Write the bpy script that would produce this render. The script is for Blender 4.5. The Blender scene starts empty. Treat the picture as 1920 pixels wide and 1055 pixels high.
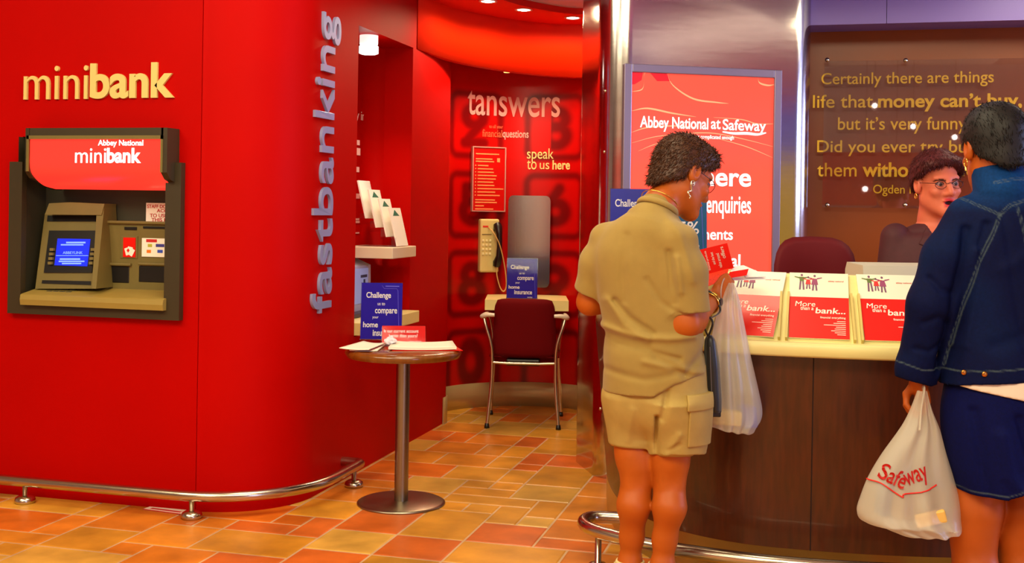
import bpy, bmesh, math, random
import numpy as np
from mathutils import Vector, Matrix

# ------------------------------------------------------------------ camera, world, light, exposure
SC = bpy.context.scene
COL = SC.collection
F = 2150.0                      # focal length in pixels of the 1920 px frame
CX, CY, H = 960.0, 392.0, 1.36  # principal point and eye height
YAW, ROLL = math.radians(14.78), math.radians(0.9)
cam = bpy.data.cameras.new('camera'); camo = bpy.data.objects.new('camera', cam); COL.objects.link(camo)
cam.sensor_width = 36; cam.sensor_fit = 'HORIZONTAL'; cam.lens = F*36/1920
cam.shift_y = -(527.5-CY)/1920; cam.clip_start = .05
camo.matrix_world = (Matrix.Translation((0, 0, H)) @ Matrix.Rotation(YAW, 4, 'Z')
                     @ Matrix.Rotation(math.radians(90), 4, 'X') @ Matrix.Rotation(ROLL, 4, 'Z'))
SC.camera = camo
SC.view_settings.view_transform = 'Standard'; SC.view_settings.look = 'None'
SC.view_settings.gamma = 1; SC.view_settings.use_curve_mapping = False
SC.view_settings.exposure = -.17

world = bpy.data.worlds.new('world'); SC.world = world; world.use_nodes = True
world.node_tree.nodes['Background'].inputs[0].default_value = (.9, .8, .75, 1)
world.node_tree.nodes['Background'].inputs[1].default_value = .12

def area_light(name, loc, size, energy, color, target=None, sizey=None, spread=180):
    l = bpy.data.lights.new(name, 'AREA'); l.energy = energy; l.color = color; l.size = size
    if sizey: l.shape = 'RECTANGLE'; l.size_y = sizey
    l.spread = math.radians(spread)
    o = bpy.data.objects.new(name, l); COL.objects.link(o); o.location = loc
    if target is not None:
        o.rotation_euler = (Vector(target)-Vector(loc)).to_track_quat('-Z', 'Y').to_euler()
    return o
def spot_light(name, loc, target, energy, color, angle=70, blend=.5, size=.04):
    l = bpy.data.lights.new(name, 'SPOT'); l.energy = energy; l.color = color
    l.spot_size = math.radians(angle); l.spot_blend = blend; l.shadow_soft_size = size
    o = bpy.data.objects.new(name, l); COL.objects.link(o); o.location = loc
    o.rotation_euler = (Vector(target)-Vector(loc)).to_track_quat('-Z', 'Y').to_euler()
    return o
WARM = (1.0, .90, .60); COOL = (.45, .55, 1.0); NEUT = (1, .92, .8)
# warm tungsten store lighting overhead in front of the kiosk, cool daylight from the shop windows on the right
area_light('store_light', (-3.4, 1.5, 3.45), 2.6, 130, WARM, (-3.2, 2.3, 0), 1.2)
area_light('store_light', (.2, .6, 3.45), 3.0, 200, WARM, (.3, 1.7, 0), 1.4)
area_light('store_light', (-1.2, 3.7, 3.45), 1.6, 60, WARM, (-1.2, 4.1, 0), 1.0)
area_light('counter_fill', (1.5, 5.7, 2.6), 1.2, 24, WARM, (1.5, 6.2, 0), .5)  # added fill, brightens the brown wall behind the counter
area_light('daylight', (6.3, 4.9, 2.0), 2.2, 240, COOL, (-.3, 4.3, 1.3), 1.2)
area_light('daylight', (6.4, -3.4, 1.7), 2.4, 130, COOL, (-1.2, 5.3, 1.1), 2.4)
area_light('store_light', (-2.5, -3.0, 3.45), 3.0, 130, WARM, (-2.5, -3.2, 0), 1.5)  # added behind the camera to brighten the store in metal reflections
area_light('aisle_fill', (3.0, -.5, 3.3), 2.6, 150, (1, .9, .8), (7, -.5, 2.2), .8)  # added unseen lamp, lights the coloured wall mirrored in the pillar

# ------------------------------------------------------------------ helpers
def S(c):
    """sRGB 0-255 -> linear rgba"""
    r = []
    for v in c[:3]:
        v /= 255.0
        r.append(v/12.92 if v <= .04045 else ((v+.055)/1.055)**2.4)
    return (*r, 1.0)
_M = {}
def mat(name, col, rough=.5, metal=0.0, emit=0.0, emit_col=None, noise=0.0, nscale=8.0, bump=0.0, bscale=60.0, stretch=None,
        coat=0.0, trans=0.0, alpha=1.0, attr=None, sheen=0.0, spec=.5, col2=None, aniso=0.0):
    if name in _M: return _M[name]
    m = bpy.data.materials.new(name); m.use_nodes = True; _M[name] = m
    nt = m.node_tree; N = nt.nodes; L = nt.links; b = N['Principled BSDF']
    base = S(col)
    b.inputs['Base Color'].default_value = base; b.inputs['Roughness'].default_value = rough
    b.inputs['Metallic'].default_value = metal; b.inputs['Coat Weight'].default_value = coat
    b.inputs['Coat Roughness'].default_value = .08
    b.inputs['Transmission Weight'].default_value = trans; b.inputs['Alpha'].default_value = alpha
    b.inputs['Specular IOR Level'].default_value = spec
    if sheen: b.inputs['Sheen Weight'].default_value = sheen
    if aniso: b.inputs['Anisotropic'].default_value = aniso
    if emit:
        b.inputs['Emission Color'].default_value = S(emit_col or col); b.inputs['Emission Strength'].default_value = emit
    src = None
    tc = N.new('ShaderNodeTexCoord'); mp = N.new('ShaderNodeMapping'); L.new(tc.outputs['Object'], mp.inputs[0])
    if stretch: mp.inputs['Scale'].default_value = stretch
    if attr:
        a = N.new('ShaderNodeVertexColor'); a.layer_name = attr; src = a.outputs[0]
    if noise:
        nz = N.new('ShaderNodeTexNoise'); nz.inputs['Scale'].default_value = nscale; nz.inputs['Detail'].default_value = 5
        L.new(mp.outputs[0], nz.inputs[0])
        if col2:
            mx = N.new('ShaderNodeMix'); mx.data_type = 'RGBA'
            rmp = N.new('ShaderNodeMapRange'); rmp.inputs[1].default_value = .35; rmp.inputs[2].default_value = .65
            L.new(nz.outputs[0], rmp.inputs[0]); L.new(rmp.outputs[0], mx.inputs[0])
            mx.inputs[6].default_value = base; mx.inputs[7].default_value = S(col2)
            if src: L.new(src, mx.inputs[6])
            src = mx.outputs[2]
        else:
            hs = N.new('ShaderNodeHueSaturation'); hs.inputs['Color'].default_value = base
            if src: L.new(src, hs.inputs['Color'])
            mr = N.new('ShaderNodeMapRange'); mr.inputs[1].default_value = .3; mr.inputs[2].default_value = .7
            mr.inputs[3].default_value = 1-noise; mr.inputs[4].default_value = 1+noise
            L.new(nz.outputs[0], mr.inputs[0]); L.new(mr.outputs[0], hs.inputs['Value']); src = hs.outputs[0]
    if src: L.new(src, b.inputs['Base Color'])
    if src and emit and attr: L.new(src, b.inputs['Emission Color'])
    if bump:
        bz = N.new('ShaderNodeTexNoise'); bz.inputs['Scale'].default_value = bscale; bz.inputs['Detail'].default_value = 4
        L.new(mp.outputs[0], bz.inputs[0])
        bp = N.new('ShaderNodeBump'); bp.inputs['Strength'].default_value = bump; bp.inputs['Distance'].default_value = .01
        L.new(bz.outputs[0], bp.inputs['Height']); L.new(bp.outputs[0], b.inputs['Normal'])
    return m

_rot = Matrix.Rotation(YAW, 3, 'Z')
def ray(px, py):
    """unit-depth ray of a photograph pixel in room axes"""
    xp, yp = px-CX, CY-py
    a = xp*math.cos(ROLL)-yp*math.sin(ROLL); b = xp*math.sin(ROLL)+yp*math.cos(ROLL)
    return _rot @ Vector((a/F, 1, b/F))
def P(px, py, d):
    return Vector((0, 0, H))+ray(px, py)*d
def on(axis, v, px, py):
    """where a pixel's ray meets the room plane axis = v"""
    r = ray(px, py); o = (0, 0, H)
    return Vector(o)+r*((v-o[axis])/r[axis])
def camxy(x, d):
    """metres right of and in front of the camera -> room x, y"""
    v = _rot @ Vector((x, d, 0)); return v.x, v.y

class MB:
    """collects shapes and links them as ONE mesh object"""
    def __init__(s): s.v = []; s.f = []; s.m = []; s.sm = []
    def add(s, vs, fs, m=0, smooth=False):
        o = len(s.v); s.v += [tuple(q) for q in vs]
        for q in fs: s.f.append(tuple(i+o for i in q)); s.m.append(m); s.sm.append(smooth)
        return s
    def box(s, lo, hi, m=0, b=0.0):
        if b > 0: return s.rbox(lo, hi, b, m)
        x0, y0, z0 = lo; x1, y1, z1 = hi
        vs = [(x0,y0,z0),(x1,y0,z0),(x1,y1,z0),(x0,y1,z0),(x0,y0,z1),(x1,y0,z1),(x1,y1,z1),(x0,y1,z1)]
        return s.add(vs, [(0,3,2,1),(4,5,6,7),(0,1,5,4),(1,2,6,5),(2,3,7,6),(3,0,4,7)], m)
    def rbox(s, lo, hi, b, m=0):
        bm = bmesh.new(); bmesh.ops.create_cube(bm, size=1)
        c = [(lo[i]+hi[i])/2 for i in range(3)]; d = [abs(hi[i]-lo[i]) for i in range(3)]
        for v in bm.verts: v.co = Vector([c[i]+v.co[i]*d[i] for i in range(3)])
        bmesh.ops.bevel(bm, geom=list(bm.edges), offset=min(b, min(d)*.49), segments=2, affect='EDGES', profile=.5)
        s._bm(bm, m); return s
    def _bm(s, bm, m=0, smooth=False):
        bm.verts.ensure_lookup_table()
        for i, v in enumerate(bm.verts): v.index = i
        s.add([v.co[:] for v in bm.verts], [[v.index for v in f.verts] for f in bm.faces], m, smooth); bm.free()
    def quad(s, a, b, c, d, m=0): return s.add([a, b, c, d], [(0, 1, 2, 3)], m)
    def prism(s, pts, ax, lo, hi, m=0, smooth=False):
        """2-D outline extruded along axis ax; pts are the other two coordinates in order"""
        n = len(pts)
        def mk(p, t):
            q = list(p); q.insert(ax, t); return q
        vs = [mk(p, lo) for p in pts]+[mk(p, hi) for p in pts]
        s.add(vs, [(i, (i+1) % n, n+(i+1) % n, n+i) for i in range(n)], m, smooth)
        s.add(vs, [tuple(range(n-1, -1, -1)), tuple(range(n, 2*n))], m, False)
        return s
    def lathe(s, prof, n=32, m=0, c=(0, 0), smooth=True):
        vs = []; k = len(prof)
        for i in range(n):
            a = 2*math.pi*i/n
            for r, z in prof: vs.append((c[0]+r*math.cos(a), c[1]+r*math.sin(a), z))
        fs = [(i*k+j, ((i+1) % n)*k+j, ((i+1) % n)*k+j+1, i*k+j+1) for i in range(n) for j in range(k-1)]
        return s.add(vs, fs, m, smooth)
    def tube(s, pts, r, n=10, m=0, cap=True, flat=1.0, up=None):
        pts = [Vector(p) for p in pts]; k = len(pts)
        rs = r if isinstance(r, (list, tuple)) else [r]*k
        t = [(pts[min(i+1, k-1)]-pts[max(i-1, 0)]).normalized() for i in range(k)]
        u = Vector(up) if up else (Vector((0, 0, 1)) if abs(t[0].z) < .9 else Vector((1, 0, 0)))
        vs = []
        for i in range(k):
            a = (u-t[i]*u.dot(t[i])).normalized(); b = t[i].cross(a); u = a
            for j in range(n):
                g = 2*math.pi*j/n; vs.append(pts[i]+(a*math.cos(g)*flat+b*math.sin(g))*rs[i])
        fs = [(i*n+j, i*n+(j+1) % n, (i+1)*n+(j+1) % n, (i+1)*n+j) for i in range(k-1) for j in range(n)]
        s.add(vs, fs, m, True)
        if cap: s.add(vs, [tuple(range(n-1, -1, -1)), tuple(range((k-1)*n, k*n))], m, False)
        return s
    def grid(s, pts, m=0, smooth=True, close=False):
        """rows of points"""
        r, c = len(pts), len(pts[0]); vs = [p for row in pts for p in row]
        fs = [(i*c+j, i*c+j+1, (i+1)*c+j+1, (i+1)*c+j) for i in range(r-1) for j in range(c-1)]
        if close: fs += [(i*c+c-1, i*c, (i+1)*c, (i+1)*c+c-1) for i in range(r-1)]
        return s.add(vs, fs, m, smooth)
    def strip(s, pts, z0, z1, th, m=0, side=1, smooth=True):
        """a vertical band of thickness th along a plan polyline (th to the given side)"""
        n = len(pts); q = []
        for i in range(n):
            a = Vector(pts[max(i-1, 0)]); b = Vector(pts[min(i+1, n-1)]); t = (b-a).normalized()
            q.append((pts[i][0]-t.y*th*side, pts[i][1]+t.x*th*side))
        A = [(*p, z0) for p in pts]; B = [(*p, z1) for p in pts]; C = [(*p, z1) for p in q]; D = [(*p, z0) for p in q]
        s.grid([A, B], m, smooth); s.grid([B, C], m, False); s.grid([C, D], m, smooth); s.grid([D, A], m, False)
        for i in (0, n-1): s.add([A[i], B[i], C[i], D[i]], [(0, 1, 2, 3)], m)
        return s
    def text(s, t, size, f, m=0, bold=0.0, depth=.001, shear=0.0, align='LEFT', space=1.0, sx=1.0):
        vs, fs = text_geo(t, size, bold, depth, shear, align, space, sx)
        return s.add([f(*v) for v in vs], fs, m)
    def build(s, name, mats, parent=None, loc=None, rz=None, attr=None):
        me = bpy.data.meshes.new(name); me.from_pydata([tuple(map(float, v)) for v in s.v], [], s.f)
        mats = mats if isinstance(mats, (list, tuple)) else [mats]
        for m in mats: me.materials.append(m)
        me.polygons.foreach_set('material_index', s.m); me.polygons.foreach_set('use_smooth', s.sm)
        me.update(); me.validate()
        o = bpy.data.objects.new(name, me); COL.objects.link(o)
        if parent: o.parent = parent
        if loc is not None: o.location = loc
        if rz is not None: o.rotation_euler.z = rz
        return o
def fixn(o, dist=1e-5):
    bm = bmesh.new(); bm.from_mesh(o.data); bmesh.ops.remove_doubles(bm, verts=bm.verts, dist=dist)
    bmesh.ops.recalc_face_normals(bm, faces=bm.faces); bm.to_mesh(o.data); bm.free(); return o

_TX = {}
def text_geo(t, size, bold=0.0, depth=.001, shear=0.0, align='LEFT', space=1.0, sx=1.0):
    cu = bpy.data.curves.new('t', 'FONT'); cu.body = t; cu.size = size; cu.offset = bold*size; cu.extrude = depth/2
    cu.shear = shear; cu.align_x = align; cu.space_character = space; cu.resolution_u = 3 if size < .05 else 8
    o = bpy.data.objects.new('t', cu); COL.objects.link(o); bpy.context.view_layer.update()
    ev = o.evaluated_get(bpy.context.evaluated_depsgraph_get()); me = ev.to_mesh()
    vs = [(v.co.x*sx, v.co.y, v.co.z+depth/2) for v in me.vertices]; fs = [tuple(p.vertices) for p in me.polygons]
    ev.to_mesh_clear(); bpy.data.objects.remove(o); bpy.data.curves.remove(cu)
    return vs, fs
def tag(o, label=None, cat=None, group=None, kind=None):
    if label: o['label'] = label
    if cat: o['category'] = cat
    if group: o['group'] = group
    if kind: o['kind'] = kind
    return o
def thing(name, loc, label, cat, rz=0.0, group=None):
    o = bpy.data.objects.new(name, None); COL.objects.link(o); o.location = loc; o.rotation_euler = (0, 0, rz)
    o.empty_display_size = .05
    return tag(o, label, cat, group)
def local(o, p):
    """room point -> a thing's own axes"""
    q = Vector(p)-o.location; return Matrix.Rotation(-o.rotation_euler.z, 3, 'Z') @ q
def arc(cx, cy, r, a0, a1, n):
    return [(cx+r*math.cos(math.radians(a0+(a1-a0)*i/n)), cy+r*math.sin(math.radians(a0+(a1-a0)*i/n))) for i in range(n+1)]
def spline(pts, n=8):
    """Catmull-Rom through points of any dimension"""
    p = [np.array(q, float) for q in pts]; p = [2*p[0]-p[1]]+p+[2*p[-1]-p[-2]]; out = []
    for i in range(1, len(p)-2):
        for k in range(n):
            t = k/n
            out.append(.5*((2*p[i])+(-p[i-1]+p[i+1])*t+(2*p[i-1]-5*p[i]+4*p[i+1]-p[i+2])*t*t+(-p[i-1]+3*p[i]-3*p[i+1]+p[i+2])*t**3))
    out.append(p[-2]); return [tuple(q) for q in out]
def set_cols(o, cols, name='col'):
    a = o.data.color_attributes.new(name, 'FLOAT_COLOR', 'POINT')
    c = np.ones((len(o.data.vertices), 4), np.float32); c[:, :3] = cols; a.data.foreach_set('color', c.ravel())

# ------------------------------------------------------------------ materials
RED = mat('red_paint', (176, 3, 0), .5, noise=.03, nscale=3, spec=.05)
REDC = mat('red_soffit', (215, 14, 0), .5)
STEEL = mat('brushed_steel', (190, 180, 165), .22, 1.0, bump=.02, bscale=30, stretch=(1, 1, 30))
CHROME = mat('satin_tube', (200, 190, 170), .2, 1.0)
SHEET = mat('pillar_cladding', (200, 192, 186), .13, 1.0, bump=.05, bscale=2.2, stretch=(.5, .5, 3.0), noise=.05, nscale=14)
CREAM = mat('cream_laminate', (236, 222, 150), .38, noise=.03, nscale=5)
WOOD = mat('dark_wood', (74, 27, 6), .38, noise=.3, nscale=9, stretch=(6, 6, .5), coat=.25)
BLACK = mat('black_plastic', (14, 12, 12), .4)
WHITE = mat('white_paper', (240, 232, 214), .6)
WHITEP = mat('white_print', (246, 240, 226), .5)
REDP = mat('red_print', (225, 22, 10), .5, spec=.15)
BLUEP = mat('blue_print', (38, 14, 160), .5, spec=.12)
def clear_mat(name, ior=1.45, rough=.03, tint=(245, 245, 250)):
    m = bpy.data.materials.new(name); m.use_nodes = True; n = m.node_tree.nodes; l = m.node_tree.links; n.remove(n['Principled BSDF'])
    tr = n.new('ShaderNodeBsdfTransparent'); tr.inputs[0].default_value = S(tint); gl = n.new('ShaderNodeBsdfGlossy'); gl.inputs['Roughness'].default_value = rough
    mx = n.new('ShaderNodeMixShader'); lw = n.new('ShaderNodeLayerWeight'); pw = n.new('ShaderNodeMath'); pw.operation = 'POWER'; pw.inputs[1].default_value = 4.0; fz = n.new('ShaderNodeMath'); fz.operation = 'MULTIPLY_ADD'; fz.inputs[1].default_value = .6; fz.inputs[2].default_value = ((ior-1)/(ior+1))**2
    l.new(lw.outputs['Facing'], pw.inputs[0]); l.new(pw.outputs[0], fz.inputs[0]); l.new(fz.outputs[0], mx.inputs[0]); l.new(tr.outputs[0], mx.inputs[1]); l.new(gl.outputs[0], mx.inputs[2]); l.new(mx.outputs[0], n['Material Output'].inputs[0]); return m
ACR = clear_mat('clear_acrylic', 1.2, .05)

# ------------------------------------------------------------------ the setting
# terracotta floor of mixed tiles
rng = random.Random(7)
def build_floor():
    mod, gap = .145, .0045; X0, Y0, nx, ny = -6.3, 1.6, 64, 48
    occ = [[False]*ny for _ in range(nx)]; mb = MB(); cols = []
    pal = [(198, 142, 48), (202, 136, 40), (200, 116, 34), (198, 100, 26), (194, 96, 34), (200, 152, 66), (202, 126, 38), (192, 132, 42)]
    def rgb(c): return S(c)[:3]
    mb.quad((-8, -5, -.002), (7, -5, -.002), (7, 8.4, -.002), (-8, 8.4, -.002)); cols += [rgb((196, 162, 126))]*4
    for j in range(ny):
        for i in range(nx):
            if occ[i][j]: continue
            opts = [(2, 2)]*5+[(3, 2)]*4+[(2, 1)]*3+[(1, 2)]*2+[(1, 1)]*2+[(2, 3)]*2+[(3, 1)]; rng.shuffle(opts); opts.append((1, 1))
            for w, h in opts:
                if i+w <= nx and j+h <= ny and not any(occ[a][b] for a in range(i, i+w) for b in range(j, j+h)): break
            for a in range(i, i+w):
                for b in range(j, j+h): occ[a][b] = True
            x0, y0 = X0+i*mod+gap, Y0+j*mod+gap; x1, y1 = X0+(i+w)*mod-gap, Y0+(j+h)*mod-gap
            c = rgb(rng.choice(pal)); k = rng.uniform(.85, 1.12); c = tuple(v*k for v in c)
            e = .006
            vs = [(x0, y0, -.002), (x1, y0, -.002), (x1, y1, -.002), (x0, y1, -.002), (x0+e, y0+e, 0), (x1-e, y0+e, 0), (x1-e, y1-e, 0), (x0+e, y1-e, 0)]
            mb.add(vs, [(4, 5, 6, 7), (0, 1, 5, 4), (1, 2, 6, 5), (2, 3, 7, 6), (3, 0, 4, 7)]); cols += [c]*8
    m = mat('terracotta_tiles', (200, 110, 30), .34, attr='col', noise=.30, nscale=4.5, bump=.06, bscale=25, spec=.4)
    o = mb.build('floor', m); set_cols(o, cols); tag(o, kind='structure'); return o
build_floor()

YF, XP = 4.56, -2.25            # front wall plane, passage wall plane
ZC = 3.6
# cash machine hole in the front wall
a0 = on(1, YF, 42, 303); a1 = on(1, YF, 316, 590)
AX0, AX1, AZ0, AZ1 = a0.x, a1.x, .915, 1.66
mb = MB()
for x0, x1, z0, z1 in ((-8, AX0, 0, ZC), (AX1, -2.634, 0, ZC), (AX0, AX1, 0, AZ0), (AX0, AX1, AZ1, ZC)):
    mb.quad((x0, YF, z0), (x1, YF, z0), (x1, YF, z1), (x0, YF, z1))
for q in (((AX0, AZ0), (AX1, AZ0)), ((AX1, AZ0), (AX1, AZ1)), ((AX1, AZ1), (AX0, AZ1)), ((AX0, AZ1), (AX0, AZ0))):
    (xa, za), (xb, zb) = q; mb.quad((xa, YF, za), (xb, YF, zb), (xb, YF+.25, zb), (xa, YF+.25, za))
mb.quad((-2.634, YF, 0), (-2.634, YF+.006, 0), (-2.634, YF+.006, ZC), (-2.634, YF, ZC))
mb.quad((-2.634, YF+.006, 0), (-2.630, YF+.006, 0), (-2.630, YF+.006, ZC), (-2.634, YF+.006, ZC))
wl = mb.build('wall_front', RED); tag(wl, kind='structure')
# rounded corner + passage wall with the niche
NY0, NY1, NZ0, NZ1, ND = 5.424, 6.24, .70, 2.28, .27
mb = MB(); pl = [(-2.630, YF+.006), (-2.630, YF)]+arc(-2.65+.0, 4.96, .4, -87, 0, 24)+[(XP, NY0)]
mb.grid([[(*p, 0) for p in pl], [(*p, ZC) for p in pl]])
for z0, z1 in ((0, NZ0), (NZ1, ZC)): mb.quad((XP, NY0, z0), (XP, NY1, z0), (XP, NY1, z1), (XP, NY0, z1))
pe = [(XP, NY1), (XP, 6.55), (XP, 6.93)]+arc(XP-.13, 6.93, .13, 0, 90, 10)[1:]+[(-2.62, 7.06)]
mb.grid([[(*p, 0) for p in pe], [(*p, ZC) for p in pe]])
nb = [(XP, NY0), (XP-ND+.1, NY0)]+[(XP-ND+.1-.1*math.sin(math.radians(a)), NY0+.1-.1*math.cos(math.radians(a))) for a in range(15, 91, 15)]
nb += [(XP-ND+.1-.1*math.cos(math.radians(a)), NY1-.1+.1*math.sin(math.radians(a))) for a in range(0, 91, 15)]+[(XP, NY1)]
mb.grid([[(*p, NZ0) for p in nb], [(*p, NZ1) for p in nb]])
mb.add([(*p, NZ1) for p in nb], [tuple(range(len(nb)))]); mb.add([(*p, NZ0) for p in nb], [tuple(range(len(nb)))])
wp = mb.build('wall_left', RED); fixn(wp, 1e-4); tag(wp, kind='structure')
for p in wp.data.polygons: p.use_smooth = abs(p.normal.z) < .5 and (p.center.y < 4.97 or p.center.y > 6.9 or p.center.x < XP-.1)
# curved header over the passage, its soffit ring and the grey ceiling
hp = [camxy(*q) for q in spline([(-.60, 6.5), (-.44, 7.0), (-.205, 7.34), (.141, 7.62), (.482, 7.68), (.9, 7.5)], 8)]
hp = [(XP+.004, 6.3)]+[q for q in hp if q[0] > XP+.006 and q[1] > 6.45]
mb = MB(); nh = len(hp); hz_ = [2.283-.045*i/(nh-1) for i in range(nh)]; hb_ = [(XP-.05, 6.3)]+[(q[0]-.04, q[1]+.05) for q in hp[1:]]
mb.grid([[(*q, z) for q, z in zip(hp, hz_)], [(*q, 2.66) for q in hp]]); mb.grid([[(*q, z) for q, z in zip(hb_, hz_)], [(*q, 2.66) for q in hb_]]); mb.grid([[(*q, z) for q, z in zip(hp, hz_)], [(*q, z) for q, z in zip(hb_, hz_)]], smooth=False)
hd = mb.build('trim_1', mat('red_header', (222, 36, 1), .4, spec=.3)); fixn(hd); tag(hd, kind='structure')
def off(pts, d):
    q = []
    for i in range(len(pts)):
        a = Vector(pts[max(i-1, 0)]); b = Vector(pts[min(i+1, len(pts)-1)]); t = (b-a).normalized()
        q.append((pts[i][0]+t.y*d, pts[i][1]-t.x*d))
    return q
hin = off(hp, .42)
mb = MB(); mb.grid([[(*p, 2.60) for p in hp], [(*p, 2.60) for p in hin]], smooth=False)
mb.grid([[(*p, 2.60) for p in hin], [(*p, 2.64) for p in hin]])
rs = mb.build('trim_2', REDC); tag(rs, kind='structure')
GREY = mat('lavender_ceiling', (205, 205, 255), .6)
mb = MB(); mb.box((-2.6, 5.25, 2.64), (6, 8.4, 2.70)); mb.box((-2.24, 5.2, 2.64), (6, 5.25, 3.6))
tag(mb.build('ceiling', GREY), kind='structure')
mb = MB(); mb.box((-8, -5, 3.6), (2.5, 5.25, 3.66)); mb.box((2.5, -5, 3.6), (7, 8.4, 3.66), 1); tag(mb.build('ceiling_store', [mat('store_ceiling', (200, 190, 180), .8), mat('reflected_rose', (130, 26, 70), .8)]), kind='structure')  # rose half is out of view, coloured to reflect in the pillar
# the telephone booth: a red cylinder wall printed with a blurred keypad
BC, BR = camxy(.1, 7.3), .65
def build_booth():
    A0, A1, na, nz = 186, -6, 250, 300
    sarc = np.radians(np.linspace(A0, A1, na+1)); zz = np.linspace(0, 2.42, nz+1)
    Xs = BC[0]+BR*np.cos(sarc); Ys = BC[1]+BR*np.sin(sarc)
    mb = MB(); mb.grid([[(Xs[i], Ys[i], zz[j]) for i in range(na+1)] for j in range(nz+1)])
    # pattern in metres along the wall (u, from the direction away from the camera) and up
    u = -(sarc-(math.pi/2+YAW))*BR
    U, Z = np.meshgrid(u, zz)
    def ss(e0, e1, x): t = np.clip((x-e0)/(e1-e0), 0, 1); return t*t*(3-2*t)
    def rbox(cx, cz, w, h, r):
        qx = np.abs(U-cx)-w+r; qz = np.abs(Z-cz)-h+r
        return np.hypot(np.maximum(qx, 0), np.maximum(qz, 0))+np.minimum(np.maximum(qx, qz), 0)-r
    def seg(ax, az, bx, bz):
        px, pz = U-ax, Z-az; dx, dz = bx-ax, bz-az
        t = np.clip((px*dx+pz*dz)/(dx*dx+dz*dz), 0, 1); return np.hypot(px-t*dx, pz-t*dz)
    def ring(cx, cz, rx, rz): return np.abs(np.hypot((U-cx)/rx, (Z-cz)/rz)-1)*min(rx, rz)
    dark = np.zeros_like(U)
    colL, colR = -.39, .20
    rows = [1.93, 1.385, .85, .31]
    for cx in (colL, colR, colL-.59, colR+.59):
        for cz in rows:
            e = np.abs(rbox(cx, cz, .20, .21, .06)); dark = np.maximum(dark, .8*(1-ss(.004, .045, e)))
    def ink(d, w=.034): 
        global _d
        return .85*(1-ss(w-.02, w+.03, d))
    r = rows; c = colR
    dig = [np.minimum(np.where(U > c-.035, np.minimum(ring(c, r[0]+.055, .065, .055), ring(c, r[0]-.06, .075, .065)), .3), .9+0*U),
           np.minimum(ring(c, r[1]-.04, .075, .065), seg(c-.065, r[1]-.02, c+.03, r[1]+.12)),
           np.minimum(ring(c, r[2]+.04, .075, .065), seg(c+.065, r[2]+.02, c-.03, r[2]-.12))]
    c = colL
    dig += [np.minimum(np.minimum(seg(c-.07, r[0]-.12, c+.07, r[0]+.03), seg(c-.08, r[0]-.12, c+.08, r[0]-.12)), ring(c, r[0]+.06, .07, .06)),
            np.minimum(np.minimum(seg(c-.06, r[1]+.12, c+.06, r[1]+.12), seg(c-.06, r[1]+.12, c-.06, r[1]+.03)), ring(c, r[1]-.04, .08, .07)),
            np.minimum(ring(c, r[2]+.06, .06, .055), ring(c, r[2]-.055, .075, .065)), ring(c, r[3], .075, .12)]
    for d in dig: dark = np.maximum(dark, ink(d))
    a, b = np.array(S((186, 3, 0))[:3]), np.array(S((86, 0, 2))[:3])
    cols = a+(b-a)*dark.reshape(-1, 1)
    o = mb.build('wall_back', mat('keypad_mural', (190, 0, 0), .3, attr='col', spec=.3)); set_cols(o, cols); tag(o, kind='structure')
    sel = [(x, y) for x, y, a_ in zip(Xs, Ys, np.degrees(sarc)) if 65 <= a_ <= 165][::4]; mb = MB(); mb.add([(x, y, 2.42) for x, y in sel], [tuple(range(len(sel)))])
    tag(mb.build('ceiling_booth', REDC), kind='structure')
    mb = MB(); mb.strip([(x, y) for x, y in zip(Xs[::4], Ys[::4])], 0, .165, .008, side=-1)
    b = mb.build('baseboard_back', STEEL); fixn(b); tag(b, kind='structure')
build_booth()
be = [(XP+.003, 6.88)]+arc(XP-.13, 6.93, .133, 0, 88, 10)
mb = MB(); mb.strip(be, 0, .165, .008, side=-1); b = mb.build('baseboard_left', STEEL); fixn(b); tag(b, kind='structure')
# brown wall behind the counter, the lavender fascia over it, the store around the camera
YB = 6.62
mb = MB(); mb.box((-.3, YB, 0), (5, YB+.1, 2.66))
tag(mb.build('wall_right', mat('brown_panel', (132, 58, 4), .35, noise=.06, nscale=3, spec=.4)), kind='structure')
z0 = on(1, YB-.3, 1700, 44).z
mb = MB(); mb.box((-.3, YB-.32, z0), (.348, YB-.3, 2.66)); mb.box((.351, YB-.32, z0), (5, YB-.3, 2.66)); mb.box((-.3, YB-.3, z0+.012), (5, YB, z0+.03))
tag(mb.build('trim_3', mat('lavender_fascia', (118, 96, 170), .45)), kind='structure')
STORE = mat('store_wall', (186, 170, 160), .7)
mb = MB(); mb.box((-8.1, -5, 0), (-8, 5, 3.6)); mb.box((-8, -5.1, 0), (7, -5, 3.6)); mb.box((-8, -4.99, 1.5), (7, -4.95, 2.3), 1)  # red band on the rear wall is added, unseen, to tint reflections
mb.box((7, -5, 0), (7.1, 8.4, 2.05), 2); mb.box((7, -5, 2.05), (7.1, 8.4, 2.75), 3); mb.box((7, -5, 2.75), (7.1, 8.4, 3.6), 4)
tag(mb.build('wall_store', [STORE, mat('reflected_red', (200, 30, 20), .5), mat('reflected_yellow', (190, 166, 20), .6), mat('reflected_lavender', (70, 74, 200), .6), mat('reflected_magenta', (140, 14, 60), .6)]), kind='structure')  # side wall bands are made up, coloured for the pillar's reflections
TUBE = mat('fluorescent_tube', (255, 246, 225), .5, emit=9)
for x, y in ((-5.2, -1.5), (-2.2, -2.5), (-2.6, .4)):
    o = MB().box((-.75, -.12, -.05), (.75, .12, 0)).build('ceiling_light', TUBE, loc=(x, y, 3.598))
    tag(o, 'fluorescent batten on the store ceiling behind the viewer', 'ceiling light', 'store ceiling lights')

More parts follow.
